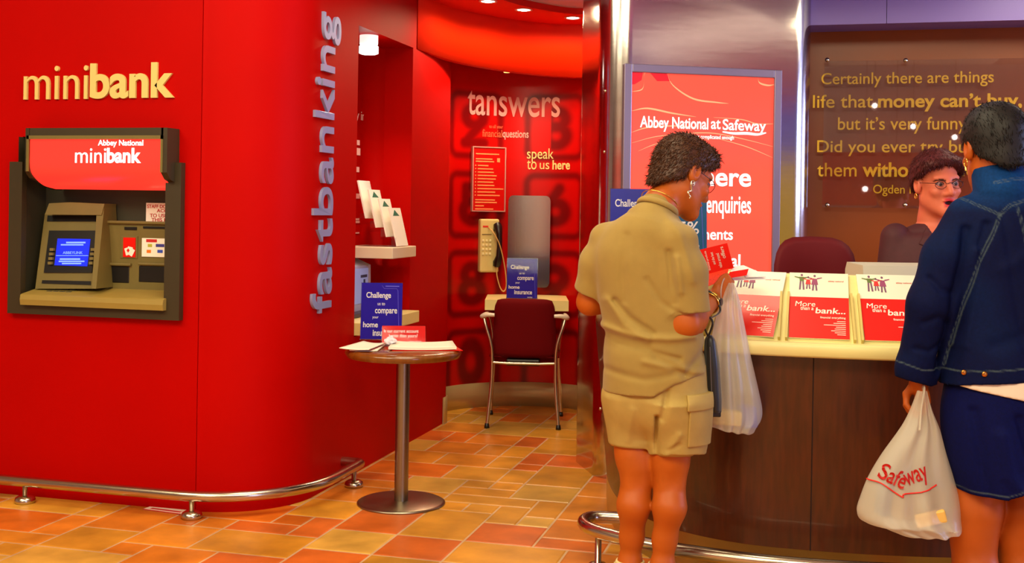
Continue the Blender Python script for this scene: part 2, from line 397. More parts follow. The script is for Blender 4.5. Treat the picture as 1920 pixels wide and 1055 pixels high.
for x, y in ((5.45, .6), (6.55, .3)):
    o = MB().box((-.06, -2.2, -.05), (.06, 2.2, 0)).build('ceiling_light', TUBE, loc=(x, y, 3.598))
    o.data.materials[0] = mat('aisle_tube', (255, 236, 215), .5, emit=3); tag(o, 'long fluorescent batten on the rose ceiling of the store aisle', 'ceiling light', 'aisle ceiling lights')
STEELB = mat('baseboard_steel', (205, 184, 130), .4, .6, bump=.02, bscale=30)
for n_ in ('baseboard_back', 'baseboard_left'): bpy.data.objects[n_].data.materials[0] = STEELB

GLINT = mat('glint_bulb', (255, 240, 225), .4, emit=16)  # unseen bulbs added along mirrored rays for highlights in the quotation panel
for px, py in ((1640, 198), (1712, 237), (1790, 257), (1680, 330), (1622, 354)):
    r = ray(px, py); k = (YB-.07)/r.y; h = Vector((0, 0, H))+r*k; e = h+Vector((r.x, -r.y, r.z))*9.0
    o = bpy.data.objects.new('glint_lamp', None); COL.objects.link(o); o.location = e
    tag(o, 'small unseen lamp added behind the viewer to put a glint on the quotation panel', 'lamp', 'added glint lamps')
    MB().lathe([(0, -.035), (.025, -.025), (.035, 0), (.025, .025), (0, .035)], 16).build('bulb', GLINT, o)
    MB().tube([(0, 0, .03), (0, 0, 3.6-e.z)], .003, 6).build('cord', BLACK, o)
# ------------------------------------------------------------------ more helpers for lettering and framed placement
def fit(t, w, h, bold=0.0, depth=.001, shear=0.0, space=1.0, ref=None):
    """lettering scaled so its outline fills w x h; (0,0) is its lower left corner. ref: a string whose height counts as h (baseline at 0)"""
    vs, fs = text_geo(t, 1.0, bold, .01, shear, 'LEFT', space)
    xs = [v[0] for v in vs]; ys = [v[1] for v in vs]
    y0, y1 = min(ys), max(ys)
    if ref:
        r, _ = text_geo(ref, 1.0, bold, .01); y0, y1 = 0.0, max(v[1] for v in r)
    x0, x1 = min(xs), max(xs); kx, ky = w/(x1-x0), h/(y1-y0)
    return [((v[0]-x0)*kx, (v[1]-y0)*ky, v[2]/.01*depth) for v in vs], fs
def frame3(O, ux, uy):
    O, ux, uy = Vector(O), Vector(ux).normalized(), Vector(uy).normalized(); n = ux.cross(uy)
    return lambda x, y, z=0: tuple(O+ux*x+uy*y+n*z)
def put(mb, t, f, x, y, w, h, m=0, bold=0.0, depth=.001, shear=0.0, space=1.0, ref=None):
    vs, fs = fit(t, w, h, bold, depth, shear, space, ref)
    return mb.add([f(x+v[0], y+v[1], v[2]) for v in vs], fs, m)
def fbox(mb, f, x0, x1, y0, y1, z0, z1, m=0):
    vs = [f(x0,y0,z0), f(x1,y0,z0), f(x1,y1,z0), f(x0,y1,z0), f(x0,y0,z1), f(x1,y0,z1), f(x1,y1,z1), f(x0,y1,z1)]
    return mb.add(vs, [(0,3,2,1),(4,5,6,7),(0,1,5,4),(1,2,6,5),(2,3,7,6),(3,0,4,7)], m)
def project(p):
    q = _rot.transposed() @ (Vector(p)-Vector((0, 0, H)))
    a, b = q.x/q.y*F, q.z/q.y*F
    return CX+a*math.cos(ROLL)+b*math.sin(ROLL), CY-(b*math.cos(ROLL)-a*math.sin(ROLL))

# ------------------------------------------------------------------ lettering on the walls
GOLD = mat('cream_lettering', (222, 196, 116), .5)
SILV = mat('silver_lettering', (150, 160, 205), .35, .25)
t = thing('wall_lettering', (-3.3, YF, 1.8), 'cream raised minibank lettering on the red wall above the cash machine', 'sign')
A = on(1, YF, 47, 187); B = on(1, YF, 171, 185); C = on(1, YF, 328, 184)
zb = lambda py, q: on(1, YF, q, py).z
fr = lambda x, y, z=0: tuple(Vector((x, YF-z, y))-t.location)
m1 = MB(); put(m1, 'mini', fr, A.x, A.z, B.x-A.x-.012, zb(124, 110)-A.z, depth=.012, bold=-.004)
m1.build('thin_letters', GOLD, t)
m1 = MB(); put(m1, 'bank', fr, B.x, A.z, C.x-B.x, zb(117, 300)-A.z, depth=.012, bold=.026)
m1.build('bold_letters', GOLD, t)
# fastbanking, reading upwards round the rounded corner
def corner(s, z, off=0.0):
    """s metres back from the start of the flat passage wall, towards the front"""
    if s <= 0: return (XP+off, 4.96-s, z)
    a = s/.4; r = .4+off
    return (-2.65+r*math.cos(a), 4.96-r*math.sin(a), z)
b0 = on(0, XP, 616, 583); b1 = on(0, XP, 617, 27); Lh = b1.z-b0.z
t = thing('wall_lettering', (XP, 4.96, 1.0), 'silver raised fastbanking lettering running up the rounded red corner', 'sign')
vs, fs = fit('fastbanking', Lh, .205, .006, .014, ref='f')
base = 4.96-b0.y
m1 = MB(); m1.add([tuple(Vector(corner(base+y, b0.z+x, z))-t.location) for x, y, z in vs], fs)
m1.build('raised_letters', SILV, t)
# telephone booth wall
def booth_u(px, py, off=0.0):
    r = ray(px, py); c = Vector((BC[0], BC[1])); d = Vector((r.x, r.y)); R = BR-off
    b = -d.dot(c); k = d.length_squared; cc = c.length_squared-R*R
    tt = (-b+math.sqrt(b*b-k*cc))/k; p = Vector((0, 0, H))+r*tt
    return -(math.atan2(p.y-BC[1], p.x-BC[0])-(math.pi/2+YAW))*BR, p.z
def booth(u, z, off=0.0):
    a = math.pi/2+YAW-u/BR; return (BC[0]+(BR-off)*math.cos(a), BC[1]+(BR-off)*math.sin(a), z)
def booth_text(mb, s, px0, px1, pyb, pyt, off=.003, **k):
    u0, z0 = booth_u(px0, pyb); u1, _ = booth_u(px1, pyb); _, z1 = booth_u((px0+px1)/2, pyt)
    vs, fs = fit(s, u1-u0, z1-z0, **k)
    mb.add([booth(u0+x, z0+y, off+z) for x, y, z in vs], fs)
PINK = mat('pale_pink_lettering', (214, 150, 140), .5); SALM = mat('salmon_lettering', (226, 92, 52), .5); CRL = mat('cream_vinyl', (244, 206, 130), .5)
def wallsign(label, specs, m):
    t = thing('wall_lettering', (0, 0, 0), label, 'sign')
    for nm, s, x0, x1, yb, yt, k in specs:
        m1 = MB(); booth_text(m1, s, x0, x1, yb, yt, **k); t.location = m1.v[0] if t.location.length == 0 else t.location
        m1.v = [tuple(Vector(v)-t.location) for v in m1.v]; m1.build(nm, m, t)
    return t
wallsign('large pale tanswers lettering high on the curved booth wall', [('letters', 'tanswers', 876, 1050, 213, 174, dict(bold=.008, ref='t'))], PINK)
wallsign('small faded lettering about financial questions above the framed notice',
         [('line', 'to all your', 917, 943, 242, 234, {}), ('line', 'financial', 904, 941, 256, 243, dict(ref='f'))], SALM)
wallsign('small pink questions lettering right beside the faded financial lettering', [('line', 'questions', 942, 991, 257, 246, dict(bold=.012, ref='t'))], PINK)
wallsign('cream speak to us here lettering above the metal panel in the booth',
         [('line', 'speak', 988, 1038, 297, 278, dict(ref='k')), ('line', 'to', 988, 1006, 317, 300, dict(ref='t')), ('line', 'us', 1012, 1030, 317, 305, dict()), ('bold_word', 'here', 1036, 1069, 317, 300, dict(bold=.022, ref='h'))], CRL)

# ------------------------------------------------------------------ cash machine
DK = mat('machine_dark', (52, 42, 20), .5, noise=.05); OL = mat('machine_olive', (112, 98, 48), .5, noise=.05, nscale=12); OLD = mat('machine_dark_grey', (58, 56, 40), .5)  # last one is a darker grey for recess lining and keypad
LITR = mat('backlit_red', (235, 30, 24), .3, emit=1.15, emit_col=(255, 58, 44)); LITW = mat('backlit_white', (255, 250, 250), .3, emit=1.5)
SCRB = mat('blue_screen', (20, 40, 225), .2, emit=.9, emit_col=(26, 44, 240)); SCRT = mat('screen_text', (120, 160, 255), .3, emit=.8)
def build_atm():
    c = on(1, YF, 178, 600); t = thing('cash_machine', (c.x, YF, c.z), 'dark cash machine set in the red wall with a lit red header and blue screen', 'cash machine')
    def A(px, py, y): p = on(1, YF+y, px, py); return p.x-c.x, p.z-c.z
    def bx(mb, px0, px1, py0, py1, y0, y1, b=.004, m=0):
        """a box whose near face fills the pixel rectangle"""
        x0, z1 = A(px0, py0, y0); x1, _ = A(px1, py0, y0); _, z0 = A((px0+px1)/2, py1, y0)
        mb.rbox((x0, y0, z0), (x1, y1, z1), b, m)
    f = -.035
    mb = MB(); x0, zt = A(18, 303, f); x1, _ = A(340, 303, f); _, zb = A(180, 594, f); xi0, _ = A(42, 303, f); xi1, _ = A(311, 303, f); _, zi = A(180, 570, f)
    mb.box((x0, f, zb), (xi0, -.001, zt)); mb.box((xi1, f, zb), (x1, -.001, zt)); mb.box((xi0, f, zb), (xi1, -.001, zi))
    mb.build('surround', DK, t)
    bk = .17
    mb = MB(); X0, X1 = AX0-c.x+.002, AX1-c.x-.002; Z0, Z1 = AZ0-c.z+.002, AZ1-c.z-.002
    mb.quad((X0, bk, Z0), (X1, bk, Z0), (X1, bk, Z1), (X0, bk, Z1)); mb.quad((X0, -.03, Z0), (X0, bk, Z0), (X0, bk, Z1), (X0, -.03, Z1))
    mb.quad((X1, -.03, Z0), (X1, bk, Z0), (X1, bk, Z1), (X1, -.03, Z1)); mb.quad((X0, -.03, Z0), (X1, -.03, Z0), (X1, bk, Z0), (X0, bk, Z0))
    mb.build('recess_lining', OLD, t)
    # header box with a lit panel curving back under
    h0, h1, hf = A(48, 240, -.10), A(314, 240, -.10), -.10
    zt2 = h0[1]; zc = A(170, 322, hf)[1]; zbk = A(180, 357, .09)[1]
    pr = [(hf, zt2), (hf, zc), (hf+.03, zc-.03), (.09, zbk), (.14, zbk), (.14, min(zt2-.02, Z1)), (-.002, min(zt2-.02, Z1)), (-.002, zt2)]
    mb = MB()
    for xa, xb in ((h0[0], h0[0]+.022), (h1[0]-.03, h1[0])): mb.prism(pr, 0, xa, xb)
    mb.box((h0[0]+.02, hf, zt2-.034), (h1[0]-.02, 0, zt2)); mb.box((h0[0]+.02, hf+.03, zc+.01), (h1[0]-.02, hf+.04, zt2-.02))
    hdr = mb.build('header_box', DK, t); fixn(hdr)
    mb = MB(); xa, xb = h0[0]+.022, h1[0]-.03
    prof = spline([(hf+.004, zt2-.034), (hf+.004, (zt2+zc)/2), (hf+.006, zc+.02), (hf+.03, zc-.02), (.0, (zc+zbk)/2-.02), (.09, zbk+.004)], 5)
    mb.grid([[(x, y, z) for x in np.linspace(xa, xb, 6)] for y, z in prof])
    pn = mb.build('lit_panel', LITR, hdr)
    mb = MB(); mb.box((xa-.012, hf-.006, zt2-.05), (xb+.01, hf+.002, zt2-.034)); mb.box((xa-.012, hf-.006, zc), (xa, hf+.002, zt2-.034)); mb.box((xb, hf-.006, zc), (xb+.01, hf+.002, zt2-.034))
    mb.build('panel_rim', OL, hdr)
    mb = MB(); ff = lambda x, y, z=0: (x, hf+.003-z, y)
    q0, q1 = A(183, 276, hf), A(268, 262, hf); put(mb, 'Abbey National', ff, q0[0], q0[1], q1[0]-q0[0], q1[1]-q0[1], bold=.015)
    q0, q1, q2 = A(140, 305, hf), A(200, 278, hf), A(264, 277, hf)
    put(mb, 'mini', ff, q0[0], q0[1], q1[0]-q0[0]-.004, q1[1]-q0[1]); put(mb, 'bank', ff, q1[0], q0[1], q2[0]-q1[0], q2[1]-q0[1], bold=.03)
    mb.build('lettering', LITW, hdr)
    # fascia to the right of the screen
    mb = MB(); bx(mb, 186, 345, 416, 545, .10, .165); bx(mb, 186, 345, 413, 420, .085, .12)
    fa = mb.build('fascia', OL, t)
    for nm, *b_ in (('tray_slot', 198, 242, 498, 530, .097, .12, .004), ('tray_slot', 260, 345, 498, 530, .097, .12, .004), ('card_slot', 233, 256, 425, 431, .096, .12, .001), ('receipt_slot', 268, 345, 424, 429, .096, .12, .001)):
        mb = MB(); bx(mb, *b_); mb.build(nm, BLACK, fa)
    for b_ in ((196, 244), (258, 345)): mb = MB(); bx(mb, *b_, 492, 498, .085, .11); mb.build('slot_lip', OL, fa)
    mb = MB(); bx(mb, 226, 258, 442, 484, .096, .101, .001); mb.build('card_sign_frame', OL, fa)
    def sg(px0, px1, py0, py1, y, name, m, par):
        mb = MB(); bx(mb, px0, px1, py0, py1, y, y+.004, .0005); return mb.build(name, m, par)
    s = sg(231, 254, 445, 482, .093, 'card_sign', REDP, fa)
    mb = MB(); fq = lambda x, y, z=0: (x, .0925-z, y); q = A(242, 471, .0925)
    for i_, (dx, dz, an) in enumerate(((-.008, 0, .3), (.004, .004, -.2), (.012, -.003, -.5))):
        mb.add([fq(q[0]+dx+a*math.cos(an)-b*math.sin(an), q[1]+dz+a*math.sin(an)+b*math.cos(an), .0006*i_) for a, b in ((-.013, -.017), (.013, -.017), (.013, .017), (-.013, .017))], [(0, 1, 2, 3)])
    mb.build('card_symbol', WHITEP, s)
    mb = MB(); mb.add([fq(q[0]-.004+a, q[1]+.004+b, .0018) for a, b in ((-.008, 0), (0, -.010), (.008, 0), (0, .010))], [(0, 1, 2, 3)]); mb.build('card_diamond', REDP, s)
    s = sg(266, 345, 446, 482, .095, 'payment_card_label', WHITEP, fa)
    for k, (px, py, w, col) in enumerate(((284, 451, 20, (200, 40, 40)), (281, 460, 8, (180, 180, 60)), (300, 460, 16, (60, 60, 150)), (279, 471, 8, (240, 120, 20)), (300, 471, 10, (50, 80, 200)))):
        mb = MB(); bx(mb, px-w/2, px+w/2, py-3, py+3, .094, .0955, .0004); mb.build('card_mark', mat('card_mark_%d' % k, col, .5), s)
    # paper notice
    s = sg(274, 345, 380, 416, .155, 'paper_notice', WHITEP, t)
    mb = MB(); fq = lambda x, y, z=0: (x, .1545-z, y)
    for tx, p0, p1, yb, yt in (('STAFF DO NOT', 276, 332, 390, 384), ('ACCESS', 294, 328, 398, 392), ('TO USE C', 281, 322, 407, 401), ('THIS MA', 284, 322, 415, 409)):
        q0, q1 = A(p0, yb, .1545), A(p1, yt, .1545); put(mb, tx, fq, q0[0], q0[1], q1[0]-q0[0], q1[1]-q0[1], bold=.015)
    mb.build('notice_text', mat('notice_red', (190, 40, 40), .6), s)
    # tilted screen unit
    def tilt(px, py): 
        k = (540-py)/(540-385); return .02+.10*k
    def TP(px, py, o=0): y = tilt(px, py)-o; a = A(px, py, y); return (a[0], y, a[1])
    mb = MB()
    def slab(q, o, m=0, back=.16):
        f = [TP(*p, o) for p in q]; b = [(p[0], back, p[2]) for p in f]; n = len(f)
        mb.add(f+b, [tuple(range(n))]+[(i, (i+1) % n, n+(i+1) % n, n+i) for i in range(n)], m)
    slab([(66, 541), (84, 401), (90, 393), (188, 396), (180, 541)], 0)
    slab([(84, 402), (92, 381), (130, 379), (196, 382), (190, 403)], .055)
    slab([(172, 541), (181, 402), (190, 402), (196, 382), (180, 541)], .05)
    un = mb.build('screen_unit', OL, t)
    mb = MB(); slab([(82, 511), (92, 432), (181, 432), (172, 511)], .006, 0); slab([(88, 415), (89, 404), (180, 404), (180, 415)], .003, 0); slab([(78, 531), (79, 525), (170, 527), (170, 534)], .003, 0)
    bz = mb.build('screen_bezel', BLACK, un)
    mb = MB(); slab([(102, 497), (108, 447), (169, 448), (163, 499)], .009); scn = mb.build('screen', SCRB, bz)
    mb = MB()
    for p0, p1, yb, yt in ((124, 160, 456, 453), (114, 156, 460, 457.5), (112, 150, 487, 484), (110, 158, 491, 488.5), (116, 152, 495, 492.5), (105, 165, 479.5, 478.5)):
        slab([(p0, yb), (p0, yt), (p1, yt), (p1, yb)], .0105)
    q = [TP(118, 476, .011), TP(155, 476, .011), TP(118, 471, .011)]; ff = frame3(q[0], Vector(q[1])-Vector(q[0]), Vector(q[2])-Vector(q[0]))
    put(mb, 'ABBEYLINK', ff, 0, 0, (Vector(q[1])-Vector(q[0])).length, .0125)
    mb.build('screen_text', SCRT, scn)
    for px0 in (93, 170):
        for k in range(4):
            mb = MB(); y = 465+k*8.5; x = px0-k*1.2
            slab([(x, y+5), (x, y), (x+7, y), (x+7, y+5)], .018, back=.1); mb.build('screen_button', OL, bz)
    # shelf
    z1, z0 = A(180, 556, -.06)[1], A(180, 577, -.06)[1]; zb2 = A(180, 538, .10)[1]; xa, xb = A(38, 560, -.06)[0], A(306, 560, -.06)[0]
    mb = MB(); mb.prism([(-.06, z0), (-.064, (z0+z1)/2), (-.06, z1-.004), (-.05, z1), (.12, zb2), (.12, z0)], 0, xa, xb)
    sh = mb.build('shelf', mat('machine_shelf_lit', (150, 128, 60), .45, noise=.05), t); fixn(sh)  # lighter copy of the machine's olive: light on the shelf put into colour
    mb = MB(); q = A(120, 547, .04)
    for i in range(4):
        for j in range(3): mb.rbox((q[0]-.07+i*.034, .005+j*.03, zb2-.033+j*.008), (q[0]-.042+i*.034, .028+j*.03, zb2-.017+j*.008), .003)
    mb.build('keypad', OLD, sh)
build_atm()

# ------------------------------------------------------------------ floor rail along the red wall
def rail(label, pts, z, r, posts, base):
    t = thing('foot_rail', (*base, 0), label, 'rail')
    L = [(p[0]-base[0], p[1]-base[1], p[2] if len(p) > 2 else z) for p in pts]
    MB().tube(L, r, 14).build('rail_tube', CHROME, t)
    for p in posts:
        q = (p[0]-base[0], p[1]-base[1]); mb = MB(); mb.lathe([(.0, z), (.0125, z), (.0125, .03), (.016, .03)], 16, c=q); po = mb.build('post', CHROME, t)
        MB().lathe([(.0125, .034), (.03, .032), (.042, .024), (.046, .012), (.044, 0), (0, 0)], 24, c=q).build('post_flange', CHROME, po)
    return t
off_ = .105
rp = [(-6.5, YF-off_), (-5, YF-off_), (-3.8, YF-off_), (-2.65, YF-off_)]+[q for q in arc(-2.65, 4.96, .4+off_, -84, 0, 16)]+[(XP+off_, 5.1), (XP+off_, 5.22)]
rp += [(XP+off_-.03+.03*math.cos(math.radians(a)), 5.26+.03*math.sin(math.radians(a))+.01) for a in (0, 30, 60, 90)]+[(XP+.03, 5.30), (XP-.002, 5.30)]
rail('low steel rail running round the red corner below the cash machine', rp, .095, .0235, [(-3.43, YF-off_), (-2.59, YF-off_+.002), (XP+off_, 5.2), (-4.6, YF-off_)], (-2.65, YF-off_))
lf = MB(); q = on(2, 0, 315, 955)
fr = frame3((q.x, q.y, .001), (.96, -.1, 0), (.1, .96, 0)); fbox(lf, fr, -.1, .1, -.045, .045, 0, .002); fbox(lf, fr, -.075, .085, -.03, -.012, .002, .0025, 1); fbox(lf, fr, -.1, .1, -.047, -.043, 0, .003, 1)
tag(lf.build('leaflet', [WHITE, mat('leaflet_red', (200, 60, 60), .5)]), 'white and red leaflet dropped on the tiles under the rail', 'leaflet')

# ------------------------------------------------------------------ café table and what lies on it
TD = 5.28
def cafe():
    c = P(752, 943, TD); c.z = 0
    t = thing('cafe_table', c, 'small round brown table on a steel column and disc base', 'table', YAW)
    GUN = mat('gunmetal', (150, 138, 120), .32, 1.0)
    MB().lathe([(.27-.012, .675), (.262, .682), (.268, .694), (.262, .706), (.25, .712), (0, .712)], 64).build('tabletop', mat('table_veneer', (120, 66, 16), .22, noise=.2, nscale=6, stretch=(8, 1, 1), coat=.4), t)
    MB().lathe([(0, .668), (.12, .668), (.25, .675), (.258, .676)], 40).build('underside', BLACK, t)
    MB().lathe([(.032, .012), (.032, .672)], 28).build('column', GUN, t)
    MB().lathe([(0, .014), (.19, .012), (.202, .006), (.203, 0), (0, 0)], 64).build('base_disc', GUN, t)
    return c
TC = cafe()
TZ = .7125
def tl(px, py, z=TZ):
    p = on(2, z, px, py); return p
def sign_holder(loc, rz, w, h, lean, label, lines, col, cat='sign', outline=True, feet=(-.012, .09), group=None):
    """a printed card in a clear leaning stand"""
    t = thing('sign_holder', loc, label, cat, rz, group)
    a = math.radians(lean); f = frame3((0, 0, .004), (1, 0, 0), (0, math.sin(a), math.cos(a)))
    mb = MB(); fbox(mb, f, -w/2, w/2, 0, h, -.002, 0); cd = mb.build('card', col, t)
    mb = MB(); fbox(mb, f, -w/2-.003, w/2+.003, -.004, h+.003, .0012, .0028); fbox(mb, f, -w/2-.003, w/2+.003, -.004, h+.003, -.0045, -.0025); mb.box((-w/2-.003, feet[0], 0), (w/2+.003, feet[1], .003)); mb.build('clear_stand', ACR, t)
    if lines:
        for tx, x, y, ww, hh, bd, rf in lines: mb = MB(); put(mb, tx, lambda p, q, r=0: f(p, q, r+.0004), -w/2+x*w, y*h, ww*w, hh*h, bold=bd, depth=.0004, ref=rf); mb.build('print_line', WHITEP, cd)
    if outline:
        mb = MB(); g = lambda p: f(*p, .0006); q = [(w*.0, h*.955), (w*.05, h*.90), (w*.36, h*.90), (w*.39, h*.86), (w*.44, h*.02)]
        mb.tube([g(p) for p in q], .0009, 6); fbox(mb, lambda x, y, z=0: f(x, y, z), w*.08, w*.42, h*.935, h*.95, .0004, .001); mb.build('card_line', mat('card_line_blue', (110, 100, 225), .5), cd)
    return t
CH = [('Challenge', .12, .735, .60, .10, .02, 'Ch'), ('us to', .40, .60, .18, .05, .01, None), ('compare', .34, .46, .54, .075, .02, 'om'), ('your', .28, .35, .15, .05, .01, None)]
p = tl(714, 637); p.z = TZ
sign_holder(p, YAW+math.radians(3), .2, .275, 10, 'blue challenge sign leaning on the round table', CH+[('home', .06, .21, .36, .095, .02, 'h'), ('insurance', .3, .06, .55, .075, .02, 'n')], BLUEP)
p = tl(757, 646); p.z = TZ
def red_holder():
    t = sign_holder(p, YAW+math.radians(6), .205, .1, 38, 'red current account card in a clear holder in front of the blue table sign', [('Is our current account', .04, .62, .8, .18, .01, 'I'), ('better than yours?', .16, .36, .66, .18, .012, 'b'), ('abbey national', .62, .1, .28, .08, 0, None)], REDP, outline=False, feet=(-.01, .03))
    return t
red_holder()
def sheet(name, pts, z, th, m, label, cat, under=None, curl=0.0, group=None, n=8):
    """a sheet lying flat: 4 corners given as photo pixels on the table plane"""
    q = [tl(a, b, z) for a, b in pts]; c = sum(q, Vector())/4
    mb = MB(); rows = []; rows2 = []
    for i in range(n+1):
        v = i/n; r = []; r2 = []
        for j in range(n+1):
            u = j/n; pt = (q[0]*(1-u)+q[1]*u)*(1-v)+(q[3]*(1-u)+q[2]*u)*v
            pt = pt-c; k = curl*(abs(u-.5)*2)**2*(.6+.4*v)
            r.append((pt.x, pt.y, th+k)); r2.append((pt.x, pt.y, k))
        rows.append(r); rows2.append(r2)
    mb.grid(rows, 0); mb.grid(rows2, 1)
    ed = rows[0]+[r[-1] for r in rows[1:]]+rows[-1][-2::-1]+[r[0] for r in rows[-2:0:-1]]; ed2 = rows2[0]+[r[-1] for r in rows2[1:]]+rows2[-1][-2::-1]+[r[0] for r in rows2[-2:0:-1]]
    mb.grid([ed+ed[:1], ed2+ed2[:1]], 0, False)
    o = mb.build(name, [m, under or m], loc=(c.x, c.y, z)); fixn(o, 1e-6); return tag(o, label, cat, group)
sheet('leaflet', [(655, 658), (708, 659), (722, 648), (662, 648)], TZ+.0005, .004, WHITE, 'white leaflet with a red back lowest in the heap at the table edge', 'leaflet', REDP, .004)
sheet('leaflet', [(636, 654), (692, 657), (724, 645), (682, 642)], TZ+.01, .0025, WHITE, 'white folded leaflet on top of the heap overhanging the table edge', 'leaflet', REDP, .006)
sheet('red_card', [(735, 657.5), (868, 657.5), (848, 646), (738, 646)], TZ+.0006, .002, REDP, 'flat red card under the white booklet on the round table', 'card')
sheet('booklet', [(728, 656), (856, 656), (848, 645), (740, 645)], TZ+.004, .011, WHITE, 'thick open white booklet lying on the round table', 'booklet', REDP, .006)
sheet('red_leaflet', [(775, 645), (815, 645.5), (817, 642), (782, 642)], TZ+.0006, .0012, REDP, 'red leaflet slipped behind the white booklet', 'leaflet')
bm = bmesh.new(); bmesh.ops.create_icosphere(bm, subdivisions=4, radius=.03); rr = random.Random(3)
sd = [Vector((rr.uniform(-1, 1), rr.uniform(-1, 1), rr.uniform(-1, 1))).normalized() for _ in range(26)]
for v in bm.verts:
    n = v.co.normalized(); k = min(1.0, min(1.0-.22*(i % 3)*max(0, n.dot(s))**6 for i, s in enumerate(sd))); k *= 1+.13*math.sin(9*n.x+5*n.z)*math.cos(8*n.y)
    v.co = v.co*k; v.co.z = max(v.co.z*.8, -.018)
mb = MB(); mb._bm(bm, 0, False); q = tl(733, 652); o = mb.build('crumpled_tissue', mat('tissue', (222, 214, 226), .7), loc=(q.x, q.y, TZ+.034)); tag(o, 'crumpled pale tissue on the white booklet', 'tissue')

# ------------------------------------------------------------------ the niche: shelves, terminal, leaflets, lamp
NB = XP-ND
mb = MB(); mb.rbox((NB+.012, 5.815, -.0305), (-2.195, 6.19, .0305), .004); o = mb.build('niche_shelf', mat('shelf_white', (226, 210, 180), .4), loc=(0, 0, 1.112)); tag(o, 'short cream shelf holding leaflets in the red niche', 'shelf')
mb = MB(); mb.rbox((NB+.012, NY0+.006, -.033), (-2.185, NY1-.006, .033), .004); o = mb.build('niche_ledge', CREAM, loc=(0, 0, .738)); tag(o, 'cream ledge across the bottom of the red niche', 'ledge')
t = thing('information_terminal', (-2.43, 5.8, .772), 'grey white screen terminal standing in the red niche', 'terminal')
TG = mat('terminal_grey', (190, 196, 224), .35)
mb = MB(); mb.prism([(.035, .03), (.03, .265), (-.06, .302), (-.075, .302), (-.075, 0), (.035, 0)], 1, -.3, .21); fixn(mb.build('casing', TG, t))
mb = MB(); mb.box((.0335, -.24, .06), (.0375, .16, .25)); sc_ = mb.build('display', mat('terminal_display', (150, 168, 225), .25, emit=.25), t)
mb = MB(); mb.box((.0375, .09, .07), (.039, .115, .19)); mb.box((.0375, .05, .20), (.039, .14, .215)); mb.build('display_figure', mat('display_ink', (50, 70, 110), .5), sc_)
mb = MB(); mb.rbox((.035, -.26, .0), (.1, .17, .022), .004); mb.build('keyboard', mat('terminal_keys', (70, 60, 70), .5), t)
mb = MB(); mb.lathe([(0, 0), (.008, 0), (.008, .004), (0, .004)], 12, c=(0, .15)); kb = mb.build('lock', CHROME, t); kb.location = (.03, 0, .262)
# leaflet rack with stepped leaflets
t = thing('leaflet_rack', (-2.3, 6.0, 1.143), 'clear stepped leaflet rack on the niche shelf', 'rack')
mb = MB()
for k in range(4): mb.box((-.125+.062*k, -.1, .0+.04*(3-k)), (-.122+.062*k+.0, .1, .06+.04*(3-k)))
mb.box((-.13, -.1, 0), (.09, .1, .003)); mb.box((.05, -.1, 0), (.09, -.097, .05)); mb.build('clear_body', ACR, t)
for k, wh in enumerate(('rearmost and highest', 'second from the back', 'third from the back', 'frontmost and lowest')):
    x = -2.41+.062*k; z = 1.147+.05*(3-k)
    o = thing('leaflet', (x, 6.0, z), 'white leaflet %s in the stepped niche rack' % wh, 'leaflet', 0, 'leaflets in the niche rack')
    a = math.radians(14); f = frame3((.015, -.085, 0), (0, 1, 0), (-math.sin(a), 0, math.cos(a)))
    mb = MB(); fbox(mb, f, 0, .17, 0, .215, -.004, .004); pg = mb.build('paper', WHITEP, o)
    if k: mb = MB(); mb.add([f(.03, .17, .0045), f(.13, .17, .0045), f(.07, .205, .0045)], [(0, 1, 2)]); mb.build('green_mark', mat('green_mark', (20, 110, 90), .5), pg)
# lamp in the niche head
t = thing('niche_lamp', (-2.33, 5.76, 2.28), 'bright short spotlight under the head of the red niche', 'lamp')
MB().lathe([(0, 0), (.05, 0), (.05, -.045), (.046, -.05)], 24).build('lamp_housing', mat('lamp_white', (255, 235, 225), .4, emit=1.2), t)
MB().lathe([(.048, -.055), (.052, -.06), (.052, -.095), (.04, -.1), (0, -.1)], 24).build('lamp_glass', mat('lamp_glow', (255, 250, 240), .4, emit=6), t)
spot_light('niche_spot', (-2.33, 5.76, 2.17), (-2.36, 5.95, 0), 30, (1, .85, .65), 100, .8, .03)
WT = mat('white_vinyl', (250, 200, 190), .5)
t = thing('wall_lettering', (NB, 6.05, 1.9), 'small pale lettering on the back of the red niche', 'sign')
def nl(px, py): p = on(0, NB+.003, px, py); return p
def niche_line(mb, tx, p0, p1, yb, yt):
    a, b, c = nl(p0, yb), nl(p1, yb), nl(p0, yt); f = lambda x, y, z=0: tuple(Vector((NB+.002+z, a.y+x, a.z+y))-t.location)
    put(mb, tx, f, 0, 0, b.y-a.y, c.z-a.z)
mb = MB(); niche_line(mb, 'y in', 668, 684, 229, 207); mb.build('line', WT, t)
for yb, yt, p1 in ((271, 263, 675), (290, 278, 676), (322, 313, 674), (372, 363, 675), (413, 409, 674), (418, 414, 675), (438, 435, 674)): 
    mb = MB(); a, b = nl(665, yb), nl(p1, yt); mb.box((.001, a.y-t.location.y, a.z-t.location.z), (.002, b.y-t.location.y, b.z-t.location.z)); mb.build('small_print', WT, t)

